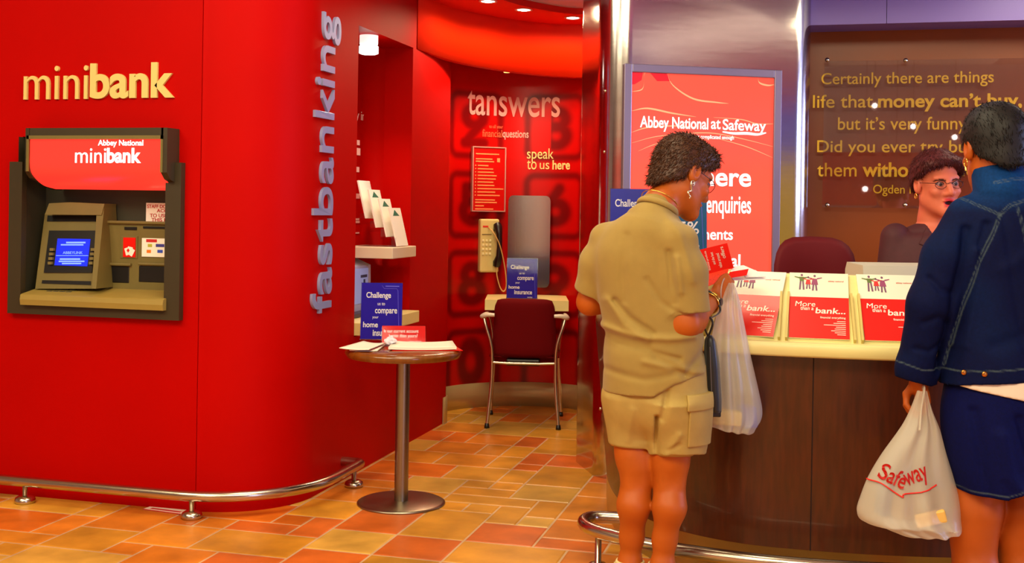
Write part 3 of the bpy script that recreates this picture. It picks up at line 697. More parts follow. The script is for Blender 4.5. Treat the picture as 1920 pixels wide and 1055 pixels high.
# ------------------------------------------------------------------ downlights in the curved red soffit
DLM = mat('downlight_glow', (255, 250, 235), .4, emit=14); DLR = mat('downlight_ring', (250, 225, 215), .35)
def downlight(px, py, z, e, label, rad=.05, aim=None):
    p = on(2, z, px, py); t = thing('downlight', p, label, 'ceiling light', 0, 'downlights over the passage')
    MB().lathe([(rad*.82, -.004), (rad*1.1, -.006), (rad*1.12, 0), (rad*.8, 0)], 28).build('trim_ring', DLR, t)
    MB().lathe([(0, -.006), (rad*.5, -.006), (rad*.84, -.002)], 24).build('lamp_face', DLM, t)
    if e: spot_light('downlight_lamp', (p.x, p.y, z-.03), aim or (p.x, p.y, 0), e, (1, .78, .45), 168, .35, .04)
    return p
for px, py, w in ((915, 2, 'first of the three downlights curving over the passage, farthest from the steel pillar'), (982, 18, 'middle one of the three downlights curving over the passage'), (1074, 33, 'downlight beside the steel pillar, last of the curved row')):
    downlight(px, py, 2.60, 25, w)
downlight(640, -120, 2.60, 0, 'downlight above the passage wall') if False else None
p = on(2, 2.415, 945, 137)
# ------------------------------------------------------------------ telephone booth: shelf, phone, notice, metal panel, chair
def cam_frame(x, d, z=0): q = camxy(x, d); return Vector((q[0], q[1], z))
t = tag(None or bpy.data.objects.new('booth_shelf', None), 'cream wall shelf in the telephone booth behind the maroon chair', 'shelf'); COL.objects.link(t)
t.location = cam_frame(.1, 7.42, .70); t.rotation_euler.z = YAW
mb = MB(); ar = [(.0+(BR-.014)*math.cos(math.radians(a)), 7.3-7.42+(BR-.014)*math.sin(math.radians(a))) for a in range(64, 116, 5)]
xl, xr = (912-960)/2150*7.42-.1, (1069-960)/2150*7.42-.1
pl = [(xl, 0), (xr, 0)]+[q for q in ar if True]
mb.prism(pl, 2, .005, .072); fixn(mb.build('shelf_board', CREAM, t))
def wall_frame(px, py, off=.004):
    """frame flat against the booth wall at a pixel: x to the viewer's right, y up, z out of the wall"""
    u, z = booth_u(px, py); a = math.pi/2+YAW-u/BR
    n = Vector((-math.cos(a), -math.sin(a), 0)); ux = Vector((0, 0, 1)).cross(n)
    return Vector(booth(u, z, off)), ux, n, a
# phone
O, ux, n, a = wall_frame(914, 460)
t = thing('wall_telephone', O, 'beige wall telephone with a black handset in the red booth', 'telephone', a-math.pi/2)
BEI = mat('phone_beige', (216, 198, 128), .45)
mb = MB(); mb.rbox((-.071, -.04, -.183), (.071, .012, .183), .012); body = mb.build('phone_body', BEI, t)
mb = MB(); mb.rbox((-.06, -.043, .075), (.01, -.039, .08), .001); mb.build('phone_groove', mat('phone_line', (110, 100, 60), .6), body)
mb = MB(); mb.box((-.055, -.0412, .125), (-.015, -.0402, .137)); mb.build('red_lettering', mat('phone_mark', (210, 60, 40), .5), body)
for i in range(3):
    for j in range(4):
        mb = MB(); x, z = -.052+i*.026, .035-j*.03; mb.rbox((x-.008, -.045, z-.008), (x+.008, -.04, z+.008), .003); mb.build('phone_key', mat('phone_key', (238, 226, 170), .4), body)
mb = MB(); mb.tube([(.045, -.055, .145), (.045, -.068, .13), (.05, -.082, .08), (.052, -.085, 0), (.05, -.082, -.07), (.045, -.068, -.115), (.045, -.055, -.13)], [.026, .03, .021, .018, .021, .03, .026], 14)
mb.rbox((.022, -.056, .10), (.068, -.039, .15), .006); mb.rbox((.022, -.056, -.14), (.068, -.039, -.1), .006)
hs = mb.build('handset', mat('phone_black', (22, 10, 14), .35), t)
cd = spline([(.045, -.07, -.14), (.04, -.075, -.2), (.06, -.085, -.28), (.085, -.09, -.31), (.105, -.09, -.27), (.09, -.095, -.15), (.045, -.11, 0), (-.005, -.11, .09), (-.012, -.06, .12), (-.012, -.042, .125)], 8)
MB().tube(cd, .0042, 8).build('cord', mat('cord_beige', (206, 170, 100), .5), t)
# framed notice
O, ux, n, a = wall_frame(913, 336)
t = thing('framed_notice', O, 'red notice of numbered questions in a thin pale frame', 'notice', a-math.pi/2)
w, h = .118, .215
mb = MB(); mb.box((-w, -.03, -h), (w, 0.008, h)); mb.build('notice_sheet', mat('notice_red_sheet', (196, 10, 6), .3), t)
FRM = mat('notice_frame', (190, 140, 130), .4)
mb = MB(); e = .007
for q in ((-w-e, -w, -h-e, h+e), (w, w+e, -h-e, h+e), (-w, w, h, h+e), (-w, w, -h-e, -h)): mb.box((q[0], -.036, q[2]), (q[1], 0.006, q[3]))
mb.build('frame', FRM, t)
mb = MB(); YL = mat('notice_print', (246, 150, 90), .5)
ln = [(-.98, .0, .78, .8, .009), (-.95, .10, .60, .35, .008), (-.95, .17, .54, .42, .007)]
for zz, xx0, x1 in ((.80, -.85, .62), (.64, -.85, .20), (.56, -.85, .30)): mb.box((w*xx0, -.0315, h*zz-.004), (w*x1, -.03, h*zz+.004))
for i, x1 in enumerate((-.05, .25, .3, .48, .42, .28, .35, .92, .4, .7)):
    z = h*(.43-.105*i); mb.box((w*-.72, -.0315, z-.004), (w*x1, -.03, z+.004))
    mb.box((w*-.88, -.0315, z-.004), (w*-.82, -.03, z+.004))
for zz, x1 in ((-.66, .40), (-.74, .52), (-.85, -.3), (-.95, .3)): mb.box((w*-.85, -.0315, h*zz-.004), (w*x1, -.03, h*zz+.004))
mb.box((w*.5, -.0315, h*.55), (w*.68, -.03, h*.68)); o = mb.build('printed_lines', YL, t); o['kind'] = 'stuff'
# brushed metal panel
O, ux, n, a = wall_frame(992, 452)
t = thing('metal_panel', O, 'rounded brushed metal panel on the booth wall behind the blue sign', 'panel', a-math.pi/2)
w, h, r = .145, .315, .035; pts = []
for cx, cz, a0 in ((w-r, h-r, 0), (-w+r, h-r, 90), (-w+r, -h+r, 180), (w-r, -h+r, 270)): pts += [(cx+r*math.cos(math.radians(a0+k)), cz+r*math.sin(math.radians(a0+k))) for k in range(0, 91, 15)]
mb = MB(); mb.rbox((-.05, -.046, -.2), (.05, 0, .2), .002)
fixn(mb.build('mounting_block', BLACK, t))
mb = MB(); bow = lambda x: -.052-(.65-math.sqrt(.65*.65-x*x))
top = lambda x: h-(r-math.sqrt(max(0, r*r-max(0, abs(x)-(w-r))**2)))
xs_ = np.linspace(-w, w, 41)
for dy_ in (0, .006): mb.grid([[(x, bow(x)+dy_, s*top(x)) for x in xs_] for s in (-1, -.5, 0, .5, 1)])
fixn(mb.build('panel_sheet', mat('panel_metal', (190, 182, 180), .24, 1.0, bump=.03, bscale=9, stretch=(3, 1, .05)), t))
p = cam_frame((981-960)/2150*7.5, 7.52, .774)
sign_holder(p, YAW-math.radians(2), .2, .262, 10, 'blue home insurance challenge sign on the cream booth shelf', CH+[('home', .06, .235, .36, .085, .02, 'h'), ('insurance', .25, .10, .58, .075, .02, 'n'), ('today', .68, .0, .17, .045, .01, None)], BLUEP)
# small lamp in the booth ceiling
o = camxy(-.05, 7.68)
t = thing('booth_downlight', (o[0], o[1], 2.285), 'tiny hanging lamp under the curved header of the telephone booth', 'ceiling light')
MB().lathe([(.0, .135), (.006, .135), (.006, .012), (.03, .008), (.034, 0), (.02, 0)], 20).build('stem', CHROME, t)
MB().lathe([(0, -.01), (.02, -.012), (.022, -.002)], 16).build('lamp_face', mat('booth_lamp', (255, 220, 120), .4, emit=2), t)
spot_light('booth_lamp', (o[0], o[1]-.04, 2.25), (o[0]-.02, o[1]-.25, 0), 26, (1, .72, .5), 150, .9, .05)

# maroon arm chair seen from behind
def chair():
    c = cam_frame(.098, 7.33); t = thing('armchair', c, 'maroon upholstered chair with silver tube arms in the telephone booth', 'chair', YAW+math.radians(-3))
    MAR = mat('maroon_fabric', (98, 0, 4), .85, bump=.08, bscale=200, spec=.15); TUB = mat('chair_tube', (206, 196, 176), .28, 1.0); ARM = mat('chair_arm_pad', (216, 206, 186), .35)
    yb, yf = -.19, .22       # near (rear) and far (front) feet
    def bent(x, z): return -.165+.10*((z-.44)/.4)*-.6-.05*(x/.2)**2*-1
    rows = []; 
    mb = MB(); nx, nz = 13, 12
    def P2(i, j, o):
        u, v = -1+2*i/(nx-1), j/(nz-1); hw = .205-.02*v; z = .43+.375*v
        lim = 1.0
        if v > .85: lim = 1-.08*((v-.85)/.15)**2
        if v < .12: lim = 1-.05*((.12-v)/.12)**2
        x = u*hw*lim; zz = z-(.012*abs(u)**6 if v > .9 else 0)
        y = -.16-.055*v+.035*u*u+o*(1-.75*max(abs(u)**8, (abs(2*v-1))**10))
        return (x, y, zz)
    A = [[P2(i, j, .022) for i in range(nx)] for j in range(nz)]; B = [[P2(i, j, -.022) for i in range(nx)] for j in range(nz)]
    mb.grid(A); mb.grid(B)
    rim = lambda G: [G[0][i] for i in range(nx)]+[G[j][-1] for j in range(1, nz)]+[G[-1][i] for i in range(nx-2, -1, -1)]+[G[j][0] for j in range(nz-2, 0, -1)]
    ra, rb = rim(A), rim(B); mb.grid([ra+ra[:1], rb+rb[:1]])
    fixn(mb.build('backrest', MAR, t))
    bm = bmesh.new(); bmesh.ops.create_cube(bm, size=1)
    for v in bm.verts: v.co = Vector((v.co.x*.44, .06+v.co.y*.42, .435+v.co.z*.07))
    bmesh.ops.bevel(bm, geom=list(bm.edges), offset=.03, segments=3, affect='EDGES'); mb = MB(); mb._bm(bm, 0, True); mb.build('seat', MAR, t)
    mb = MB(); mb.rbox((-.11, -.19, .385), (.10, .2, .425), .008); mb.build('seat_pan', BLACK, t)
    for s in (-1, 1):
        # rear leg flares into the arm
        rl = spline([(s*.222, yb-.03, .012), (s*.202, yb, .25), (s*.198, yb, .42), (s*.206, yb-.005, .52), (s*.24, yb, .63), (s*.252, yb+.01, .675)], 6)
        MB().tube(rl, .0115, 12).build('leg', TUB, t)
        fl = spline([(s*.232, yf+.03, .012), (s*.222, yf+.01, .2), (s*.214, yf-.01, .42), (s*.232, yf-.03, .6), (s*.246, yf-.06, .668)], 6)
        MB().tube(fl, .0105, 12).build('leg', TUB, t)
        ap = spline([(s*.185, yb-.015, .70), (s*.23, yb-.012, .70), (s*.258, yb+.01, .69), (s*.262, yb+.06, .688), (s*.256, 0, .688), (s*.248, yf-.05, .678)], 6)
        k = len(ap); MB().tube(ap, [.014+.006*math.sin(math.pi*min(1, i/(k-1)*1.1+.05)) for i in range(k)], 12, flat=.75).build('armrest', ARM, t)
        for y in (yb-.03, yf+.03):
            MB().lathe([(0, 0), (.017, 0), (.016, .012), (.0125, .03), (0, .03)], 16, c=(s*(.222 if y < 0 else .232), y)).build('foot_cap', BLACK, t)
        MB().tube([(s*.2, yb, .405), (s*.1, yb-.0, .40), (0, yb, .40)], .009, 10).build('cross_bar', TUB, t)
        MB().tube([(s*.216, yf, .42), (s*.17, yf-.01, .41), (s*.12, yf-.05, .405)], .008, 10).build('seat_bracket', TUB, t)
chair()

# ------------------------------------------------------------------ steel-clad pillar with the lit poster
PROT = YAW+math.radians(12.4)
pc = cam_frame(1.033, 5.9)
pil = thing('steel_pillar', pc, 'broad rounded pillar clad in brushed steel carrying the lit poster', 'pillar', PROT)
R = .14; W = .585; D = .56; o_ = []
for cx, cy, a0 in ((W-R, R, 270), (W-R, D-R, 0), (-W+R, D-R, 90), (-W+R, R, 180)): o_ += [(cx+R*math.cos(math.radians(a0+k)), cy+R*math.sin(math.radians(a0+k))) for k in range(0, 91, 6)]
o_.append(o_[0])
mb = MB(); mb.grid([[(*p, z) for p in o_] for z in (.0, .6, 1.2, 1.8, 2.64)])
cl = mb.build('cladding', SHEET, pil); fixn(cl)
def seams(): 
    for z in (.35, 1.05, 1.66, 1.97):
        mb = MB(); mb.lathe([(0, .0), (.008, 0), (.007, .003), (0, .0045)], 12); b = mb.build('rivet', CHROME, pil); b.rotation_euler = (math.radians(90), 0, 0); b.location = (-W+R*(1-math.sin(math.radians(60)))-.0, R*(1-math.cos(math.radians(60))), z); b.rotation_euler.z = math.radians(-60)
seams()
def pp(px, py, off=0.0):
    """pixel -> the pillar's front face, in the pillar's axes"""
    n = Matrix.Rotation(PROT, 3, 'Z') @ Vector((0, -1, 0)); r = ray(px, py); o = Vector((0, 0, H)); c = pc+n*off
    q = o+r*((c-o).dot(n)/r.dot(n)); return Matrix.Rotation(-PROT, 3, 'Z') @ (q-pc)
po = thing('lit_poster', pc, 'backlit red poster in a grey metal frame on the steel pillar', 'poster', PROT)
a, b = pp(1171, 119, .035), pp(1467, 131, .035); x0, x1, zt = a.x, b.x, (a.z+b.z)/2; zb = pp(1320, 600, .035).z; fw = .042
FG = mat('poster_frame', (142, 130, 150), .35, .6)
mb = MB()
for q in ((x0, x0+fw, zb, zt), (x1-fw, x1, zb, zt), (x0+fw, x1-fw, zt-fw, zt), (x0+fw, x1-fw, zb, zb+fw)): mb.rbox((q[0], -.036, q[2]), (q[1], -.002, q[3]), .004)
mb.build('frame', FG, po)
POS = mat('poster_glow', (240, 70, 56), .12, emit=.8, emit_col=(255, 88, 66), noise=.05, nscale=1.5)
mb = MB(); xs = np.linspace(x0+fw, x1-fw, 2); mb.box((x0+fw, -.024, zb+fw), (x1-fw, -.004, zt-fw)); ps = mb.build('poster_sheet', POS, po)
WG = mat('poster_white', (255, 244, 240), .3, emit=.95, emit_col=(255, 240, 236))
def ptext(name, specs, m=WG, par=ps):
    for tx, p0, p1, yb, yt, bd, rf in specs:
        mb = MB()
        q0, q1, q2 = pp(p0, yb, .025), pp(p1, yb, .025), pp(p0, yt, .025); q0 = pp(p0, yb+(p0-p0), .025)
        put(mb, tx, lambda x, y, z=0: (q0.x+x, -.0245-z, q0.z+y), 0, 0, q1.x-q0.x, q2.z-q0.z, bold=bd, depth=.0008, ref=rf); mb.build(name, m, par)
ptext('heading_words', [('Abbey National', 1200, 1328, 238, 217, .016, 'A'), ('at', 1333, 1351, 241, 224, .012, 't'), ('Safeway', 1355, 1436, 243, 223, .014, 'S')])
ptext('strapline_words', [('because life', 1258, 1296, 256, 250, .01, 'b'), ("isn't complicated enough", 1299, 1376, 259, 252, .01, 'b')])
ptext('welcome_words', [('here', 1317, 1408, 347, 312, .02, 'h')])
ptext('enquiries_words', [('enquiries', 1324, 1408, 398, 376, .015, 'q')])
ptext('payments_words', [('payments', 1276, 1374, 448, 431, .015, 't')])
ptext('personal_words', [('general', 1300, 1388, 499, 476, .02, 'l')])
mb = MB(); sw = spline([(1355, 247), (1375, 250), (1400, 250), (1420, 252), (1436, 249)], 5); mb.tube([pp(a, b, .026) for a, b in sw], [.0035+.004*math.sin(math.pi*i/(len(sw)-1)) for i in range(len(sw))], 6); mb.build('swoosh', WG, ps)
# wavy reflections on the poster glass, put in as pale glowing strips
LR = mat('poster_reflection', (255, 150, 110), .2, emit=.85, emit_col=(255, 160, 110)); RD = mat('poster_deep_red', (222, 30, 40), .2, emit=.45, emit_col=(220, 20, 30))
for cv, w in (([(1184, 208), (1214, 203), (1260, 212), (1305, 219)], .004), ([(1184, 248), (1214, 239), (1260, 236), (1310, 238)], .003), ([(1184, 268), (1230, 256), (1290, 250), (1340, 250), (1400, 262), (1454, 276)], .002),
              ([(1184, 172), (1205, 166), (1208, 140), (1212, 134)], .003), ([(1250, 135), (1262, 160), (1300, 185), (1345, 192), (1366, 194)], .004), ([(1421, 143), (1424, 155), (1440, 160), (1454, 158)], .004),
              ([(1197, 283), (1230, 270), (1280, 262), (1330, 262)], .0015), ([(1340, 258), (1400, 275), (1450, 296)], .0015), ([(1338, 220), (1390, 224), (1420, 232), (1454, 232)], .002)):
    mb = MB(); c = spline(cv, 6); L = [pp(a, b, .0248) for a, b in c]; k = len(L)
    mb.grid([[(p.x, p.y, p.z+w*math.sin(math.pi*i/(k-1))+.0005) for i, p in enumerate(L)], [(p.x, p.y, p.z-w*math.sin(math.pi*i/(k-1))-.0005) for i, p in enumerate(L)]]); mb.build('reflection_strip', LR, ps)
for poly in ([(1183, 133), (1206, 133), (1203, 150), (1190, 158), (1183, 158)], [(1217, 134), (1250, 136), (1258, 152), (1232, 152)]):
    mb = MB(); mb.add([tuple(pp(a, b, .0246)) for a, b in poly], [tuple(range(len(poly)))]); mb.build('dark_patch', RD, ps)

# ------------------------------------------------------------------ curved service counter
KP = spline([(.47, 5.5), (.45, 5.15), (.465, 4.83), (.53, 4.57), (.65, 4.36), (.85, 4.205), (1.092, 4.125), (1.35, 4.08), (1.62, 4.065), (2.0, 4.08), (2.5, 4.2)], 10)
def offc(pts, d):
    q = []
    for i in range(len(pts)):
        a = Vector(pts[max(i-1, 0)]); b = Vector(pts[min(i+1, len(pts)-1)]); t = (b-a).normalized(); q.append((pts[i][0]+t.y*d, pts[i][1]-t.x*d))
    return q
ct = thing('service_counter', cam_frame(1.3, 4.5), 'curved dark wood service counter with a cream sloping brochure top', 'counter', YAW)
cl_ = lambda p, z: (p[0]-1.3, p[1]-4.5, z)
ZL0, ZL1, ZT = .858, .908, 1.137
def cband(mb, prof, m=0, smooth=True, i0=0):
    rows = [[cl_(p, z) for p in offc(KP, d)[i0:]] for d, z in prof]
    for i in range(len(rows)-1): mb.grid([rows[i], rows[i+1]], m, smooth)
mb = MB(); cband(mb, [(0, .15), (.062, ZL0)])
n = 0
cw = mb.build('wood_front', WOOD, ct); fixn(cw)
# panel seam
i = min(range(len(KP)), key=lambda k: abs(KP[k][0]/KP[k][1]*F+CX-1530)); a_, b_ = offc(KP, .001)[i], offc(KP, .063)[i]
mb = MB(); mb.tube([cl_(a_, .15), cl_(b_, ZL0)], .002, 4); mb.build('panel_seam', mat('seam_dark', (30, 10, 4), .7), ct)
mb = MB(); cband(mb, [(-.02, .0), (-.004, .0), (-.004, .15), (0, .15)]); fixn(mb.build('kick_plate', mat('kick_steel', (206, 186, 120), .42, .75, bump=.02, bscale=30), ct))
i0 = 32
mb = MB(); cband(mb, [(.05, ZL0), (.128, ZL0)], 0, False, i0); cband(mb, [(.128, ZL0), (.135, ZL0+.008), (.135, ZL1-.008), (.128, ZL1)], i0=i0); cband(mb, [(.128, ZL1), (.092, ZL1)], 0, False, i0)
cband(mb, [(.092, ZL1), (.084, ZL1-.006), (.08, ZL1-.004), (-.105, ZT-.012), (-.11, ZT-.004), (-.118, ZT), (-.15, ZT)], i0=i0); cband(mb, [(-.15, ZT), (-.15, .74)], 0, False, i0)
mb.add([cl_(offc(KP, d)[i0], z) for d, z in ((.05, ZL0), (.128, ZL0), (.135, ZL0+.008), (.135, ZL1-.008), (.128, ZL1), (.08, ZL1), (-.105, ZT), (-.15, ZT), (-.15, ZL0))], [tuple(range(9))])
tp = mb.build('display_top', CREAM, ct); fixn(tp)
mb = MB(); cband(mb, [(-.15, .74), (-.62, .74)], 0, False); cband(mb, [(-.15, .70), (-.62, .70)], 0, False); cband(mb, [(-.62, .70), (-.62, .74)]); fixn(mb.build('work_surface', CREAM, ct))
mb = MB(); 
def dsp(px, t, off=0.0):
    """point and axes on the sloping display at the plan point nearest a pixel column, t from lower to upper edge"""
    d = .08-.185*t; z = ZL1-.004+(ZT-.012-ZL1+.004)*t; q = offc(KP, d)
    def col(p): w = camxy(*p); return project((w[0], w[1], z))[0]
    i = min(range(25, len(q)-1), key=lambda k: abs(col(q[k])-px))
    best = None
    for j in (i-1, i):
        for s in np.linspace(0, 1, 21):
            p = (q[j][0]*(1-s)+q[j+1][0]*s, q[j][1]*(1-s)+q[j+1][1]*s); e = abs(col(p)-px)
            if best is None or e < best[0]: best = (e, p, j)
    _, p, j = best; ux = Vector((q[j+1][0]-q[j][0], q[j+1][1]-q[j][1], 0)).normalized()
    nr = Vector((ux.y, -ux.x, 0)); uy = (nr*-.185+Vector((0, 0, ZT-.008-ZL1))).normalized()
    return Vector((p[0], p[1], z)), ux, uy
# ribs between the brochure bays
for px in (1325, 1467, 1609, 1752, 1890):
    for dx in (-.012, .014):
        O, ux, uy = dsp(px, 0); O = O-Vector((1.3, 4.5, 0)); f = frame3(O+ux*dx, ux, uy); mb = MB()
        mb.add([f(-.004, .006, 0), f(.004, .006, 0), f(.004, .006, .022), f(-.004, .006, .022), f(-.004, .21, 0), f(.004, .21, 0), f(.004, .21, .018), f(-.004, .21, .018)], [(0,3,2,1),(4,5,6,7),(0,1,5,4),(1,2,6,5),(2,3,7,6),(3,0,4,7)])
        mb.build('bay_divider', mat('divider_cream', (206, 186, 110), .45), ct)
# brochures
BT = mat('brochure_red', (226, 24, 12), .35, coat=.15); BW = mat('brochure_white', (240, 236, 214), .35); BG = mat('brochure_grey', (190, 190, 190), .5)
def flat_text(mb, f, tx, x, y, w, h, bold=0.0, ref=None, shear=0.0, z=.0006): put(mb, tx, lambda a, b, c=0: f(a, b, c+z), x, y, w, h, bold=bold, depth=.0003, ref=ref, shear=shear)
def brochure(px, label, w=.208):
    O, ux, uy = dsp(px, .5); O, _, _ = dsp(px, .0); wq = camxy(O.x, O.y)
    t = thing('brochure', (wq[0], wq[1], O.z), label, 'brochure', YAW, 'brochures on the counter display')
    f = frame3((0, 0, 0), ux, uy); h = .288; y0 = .016
    g = lambda x, y, z=0: f(x, y+y0, z+.0075)
    mb = MB(); fbox(mb, g, -w/2, w/2, 0, h, -.006, 0); cv = mb.build('cover', BW, t)
    mb = MB(); fbox(mb, g, -w/2, w/2, 0, h*.62, 0, .0005); rd = mb.build('red_panel', BT, t)
    mb = MB(); X = lambda v: -w/2+v*w
    flat_text(mb, g, 'More', X(.10), h*.475, .34*w, h*.075, 0, 'M', .12); flat_text(mb, g, 'than a', X(.19), h*.42, .22*w, h*.045, .01, 't', .12); flat_text(mb, g, 'bank...', X(.44), h*.375, .50*w, h*.085, .016, 'b', .12)
    flat_text(mb, g, 'financial everything', X(.52), h*.30, .42*w, h*.03, .01, 'f')
    for k, (a, b) in enumerate(((.80, .94), (.74, .94), (.58, .94), (.78, .94), (.76, .94), (.70, .94), (.76, .94), (.80, .94))):
        y = h*(.255-.028*k); fbox(mb, g, X(a), X(b), y, y+.0022, .0006, .0008)
    mb.build('cover_text', WHITEP, rd)
    mb = MB(); flat_text(mb, g, 'abbey national', X(.66), h*.865, .26*w, h*.022, .01, 'b'); mb.build('publisher_line', mat('brochure_redline', (200, 70, 60), .5), cv)
    # three little joined figures
    def fig(x, y, s, col, skirt):
        mb = MB(); q = lambda a, b: g(x+a*s, y+b*s, .0007)
        if skirt: mb.add([q(-.12, .55), q(.12, .55), q(.2, .1), q(-.2, .1)], [(0, 1, 2, 3)])
        else: mb.add([q(-.14, .62), q(.14, .62), q(.12, .3), q(-.12, .3)], [(0, 1, 2, 3)])
        for sg in (-1, 1): mb.add([q(sg*.13, .6), q(sg*.42, .66), q(sg*.42, .6), q(sg*.13, .5)], [(0, 1, 2, 3)])
        mb.build('printed_figure', mat('fig%02x%02x%02x' % col, col, .5), cv)
        mb = MB()
        for sg in (-1, 1): mb.add([q(sg*.02, .3 if not skirt else .12), q(sg*.12, .3 if not skirt else .12), q(sg*.16, -.32), q(sg*.06, -.32)], [(0, 1, 2, 3)])
        mb.add([q(.07*math.cos(k), .75+.09*math.sin(k)) for k in np.linspace(0, 2*math.pi, 10)[:-1]], [tuple(range(9))])
        mb.build('printed_figure_limbs', mat('figl', (120, 80, 110), .5), cv)
    fig(X(.21), h*.80, .062, (100, 120, 60), False); fig(X(.32), h*.80, .05, (210, 50, 50), True); fig(X(.43), h*.79, .062, (150, 70, 110), True)
    return t
brochure(1395, 'red and white bank brochure in the display bay beside the white carrier bag')
brochure(1536, 'red and white bank brochure in the middle display bay, fully in view')
brochure(1680, 'red and white bank brochure half hidden by the denim jacket')
# counter rail
rp = spline([(.52, 4.50), (.42, 4.525), (.335, 4.525), (.297, 4.46), (.315, 4.365), (.40, 4.265), (.6, 4.115), (.96, 3.97), (1.4, 3.905), (1.9, 3.9), (2.6, 4.02)], 8)
def c2(p): return camxy(*p)
rail('steel foot rail curling round the end of the dark wood counter', [c2(p) for p in rp], .15, .0245, [c2((.345, 4.325)), c2((1.1, 3.943)), c2((1.9, 3.9))], c2((.4, 4.3)))

# ------------------------------------------------------------------ things on and behind the counter
TEAL = mat('teal_print', (12, 92, 130), .3)
p = cam_frame((1192-960)/2150*4.78, 4.78, .742); q0 = project(p)
# flat deck at the end of the counter, with the two rate signs
ia = 8; ib = min(range(len(KP)), key=lambda k: abs(KP[k][0]/KP[k][1]*F+CX-1330))
lo_ = offc(KP, .03)[ia:ib]; li_ = offc(KP, -.24)[ia:ib]
mb = MB(); mb.prism([(p[0]-1.3, p[1]-4.5) for p in lo_+li_[::-1]], 2, ZL1-.002, ZT+.001); fixn(mb.build('end_deck', CREAM, ct))
sign_holder(cam_frame((1190-960)/2150*4.82, 4.82, ZT+.002), YAW, .2, .312, 6, 'dark blue challenge sign behind the neck of the khaki-shirted person', [('Challenge', .1, .76, .62, .10, .012, 'Ch'), ('us to', .4, .64, .18, .05, .005, None), ('compare', .34, .52, .54, .075, .012, 'om')], mat('sign_blue', (24, 28, 150), .3), outline=False)
sign_holder(cam_frame((1281-960)/2150*4.58, 4.58, ZT+.002), YAW, .196, .312, 6, 'teal loan rate sign on the counter in front of the lit poster', [('7.95%', -.02, .42, .86, .155, .012, '7'), ('APR', .57, .20, .30, .085, .012, 'A')], TEAL, outline=True)
# printer
t = thing('till_printer', cam_frame((1672-960)/2150*4.46, 4.46, .742), 'low grey printer on the work surface in front of the clerk', 'printer', YAW+math.radians(2))
PG = mat('printer_grey', (200, 196, 176), .5); mb = MB(); mb.prism([(-.1, 0), (-.1, .36), (-.085, .425), (.1, .43), (.12, .4), (.12, 0)], 0, -.14, .16); fixn(mb.build('printer_body', PG, t))
mb = MB(); mb.box((-.142, -.106, .345), (.162, -.098, .372)); mb.build('paper_slot', mat('printer_slot', (120, 120, 130), .5), t)
# draughtsman chair behind the counter
def stool():
    c = cam_frame((1519-960)/2150*5.15, 5.15); t = thing('swivel_chair', c, 'maroon swivel chair with a rounded back behind the counter', 'chair', YAW+math.radians(8))
    MAR = mat('plum_fabric', (96, 0, 14), .7, spec=.3)
    mb = MB(); n, m_ = 24, 9; hw, hz, cz = .195, .24, 1.02
    for s in (1, -1):
        rows = []
        for j in range(m_):
            r = j/(m_-1); row = []
            for i in range(n+1):
                a = 2*math.pi*i/n; cx = abs(math.cos(a))**.55*math.copysign(1, math.cos(a)); sz = abs(math.sin(a))**.55*math.copysign(1, math.sin(a))
                x, z = cx*hw*r, sz*hz*r; row.append((x, -.02+.05*(x/hw)**2*-1+s*.035*(1-r**4), cz+z))
            rows.append(row)
        mb.grid(rows)
    fixn(mb.build('backrest', MAR, t), 1e-4)
    mb = MB(); mb.lathe([(0, .71), (.2, .71), (.225, .735), (.22, .77), (.18, .79), (0, .795)], 32, c=(0, .2)); mb.build('seat', MAR, t)
    mb = MB(); mb.tube([(0, .02, .85), (0, .03, .72), (0, .1, .69), (0, .2, .69)], .02, 10); mb.build('back_stem', BLACK, t)
    mb = MB(); mb.lathe([(.03, .06), (.03, .4), (.022, .4), (.022, .71)], 16, c=(0, .2)); mb.build('gas_column', CHROME, t)
    tor = [(.2*math.cos(a), .2+.2*math.sin(a), .32) for a in np.linspace(0, 2*math.pi, 33)]; MB().tube(tor, .012, 8).build('foot_ring', CHROME, t)
    for k in range(5):
        a = 2*math.pi*k/5+.3; e = (.27*math.cos(a), .2+.27*math.sin(a))
        lg = MB().tube([(0, .2, .1), (e[0]*.6, .2+(e[1]-.2)*.6, .09), (e[0], e[1], .06)], [.024, .02, .016], 10).build('leg', BLACK, t)
        mb = MB(); mb.lathe([(0, -.012), (.024, -.012), (.028, 0), (.024, .012), (0, .012)], 16); w = mb.build('caster', BLACK, lg); w.rotation_euler = (math.pi/2, 0, a); w.location = (e[0], e[1], .028)
stool()
# quotation panel in front of the brown wall
t = thing('quotation_panel', (0, YB-.06, 1.5), 'clear glossy panel before the brown wall with a yellow quotation about money', 'sign')
YG = YB-.07
a, b = on(1, YG, 1536, 388), on(1, YG, 1960, 108); c1 = on(1, YG, 1546, 108)
GL = clear_mat('panel_gloss', 1.9, .02)
mb = MB(); mb.box((c1.x, -.012, a.z-1.5), (b.x, -.006, b.z-1.5)); mb.build('clear_sheet', GL, t)
YEL = mat('quote_yellow', (244, 190, 8), .5)
def qline(name, parts):
    for tx, p0, p1, yb, yt, bd, rf in parts:
        mb = MB(); q0, q1, q2 = on(1, YG+.012, p0, yb), on(1, YG+.012, p1, yb), on(1, YG+.012, p0, yt)
        put(mb, tx, lambda x, y, z=0: (q0.x+x, -.0015-z, q0.z+y-1.5), 0, 0, q1.x-q0.x, q2.z-q0.z, bold=bd, depth=.001, ref=rf); mb.build(name, YEL, t)
qline('quotation_line', [('Certainly there are things', 1540, 1863, 158, 137, .006, 'C')])
qline('quotation_line', [('life that', 1524, 1637, 202, 178, .006, 'f'), ('money can\u2019t buy,', 1646, 1916, 201, 177, .024, 'b')])
qline('quotation_line', [('but it\u2019s very funny', 1571, 1812, 243, 220, .006, 'b')])
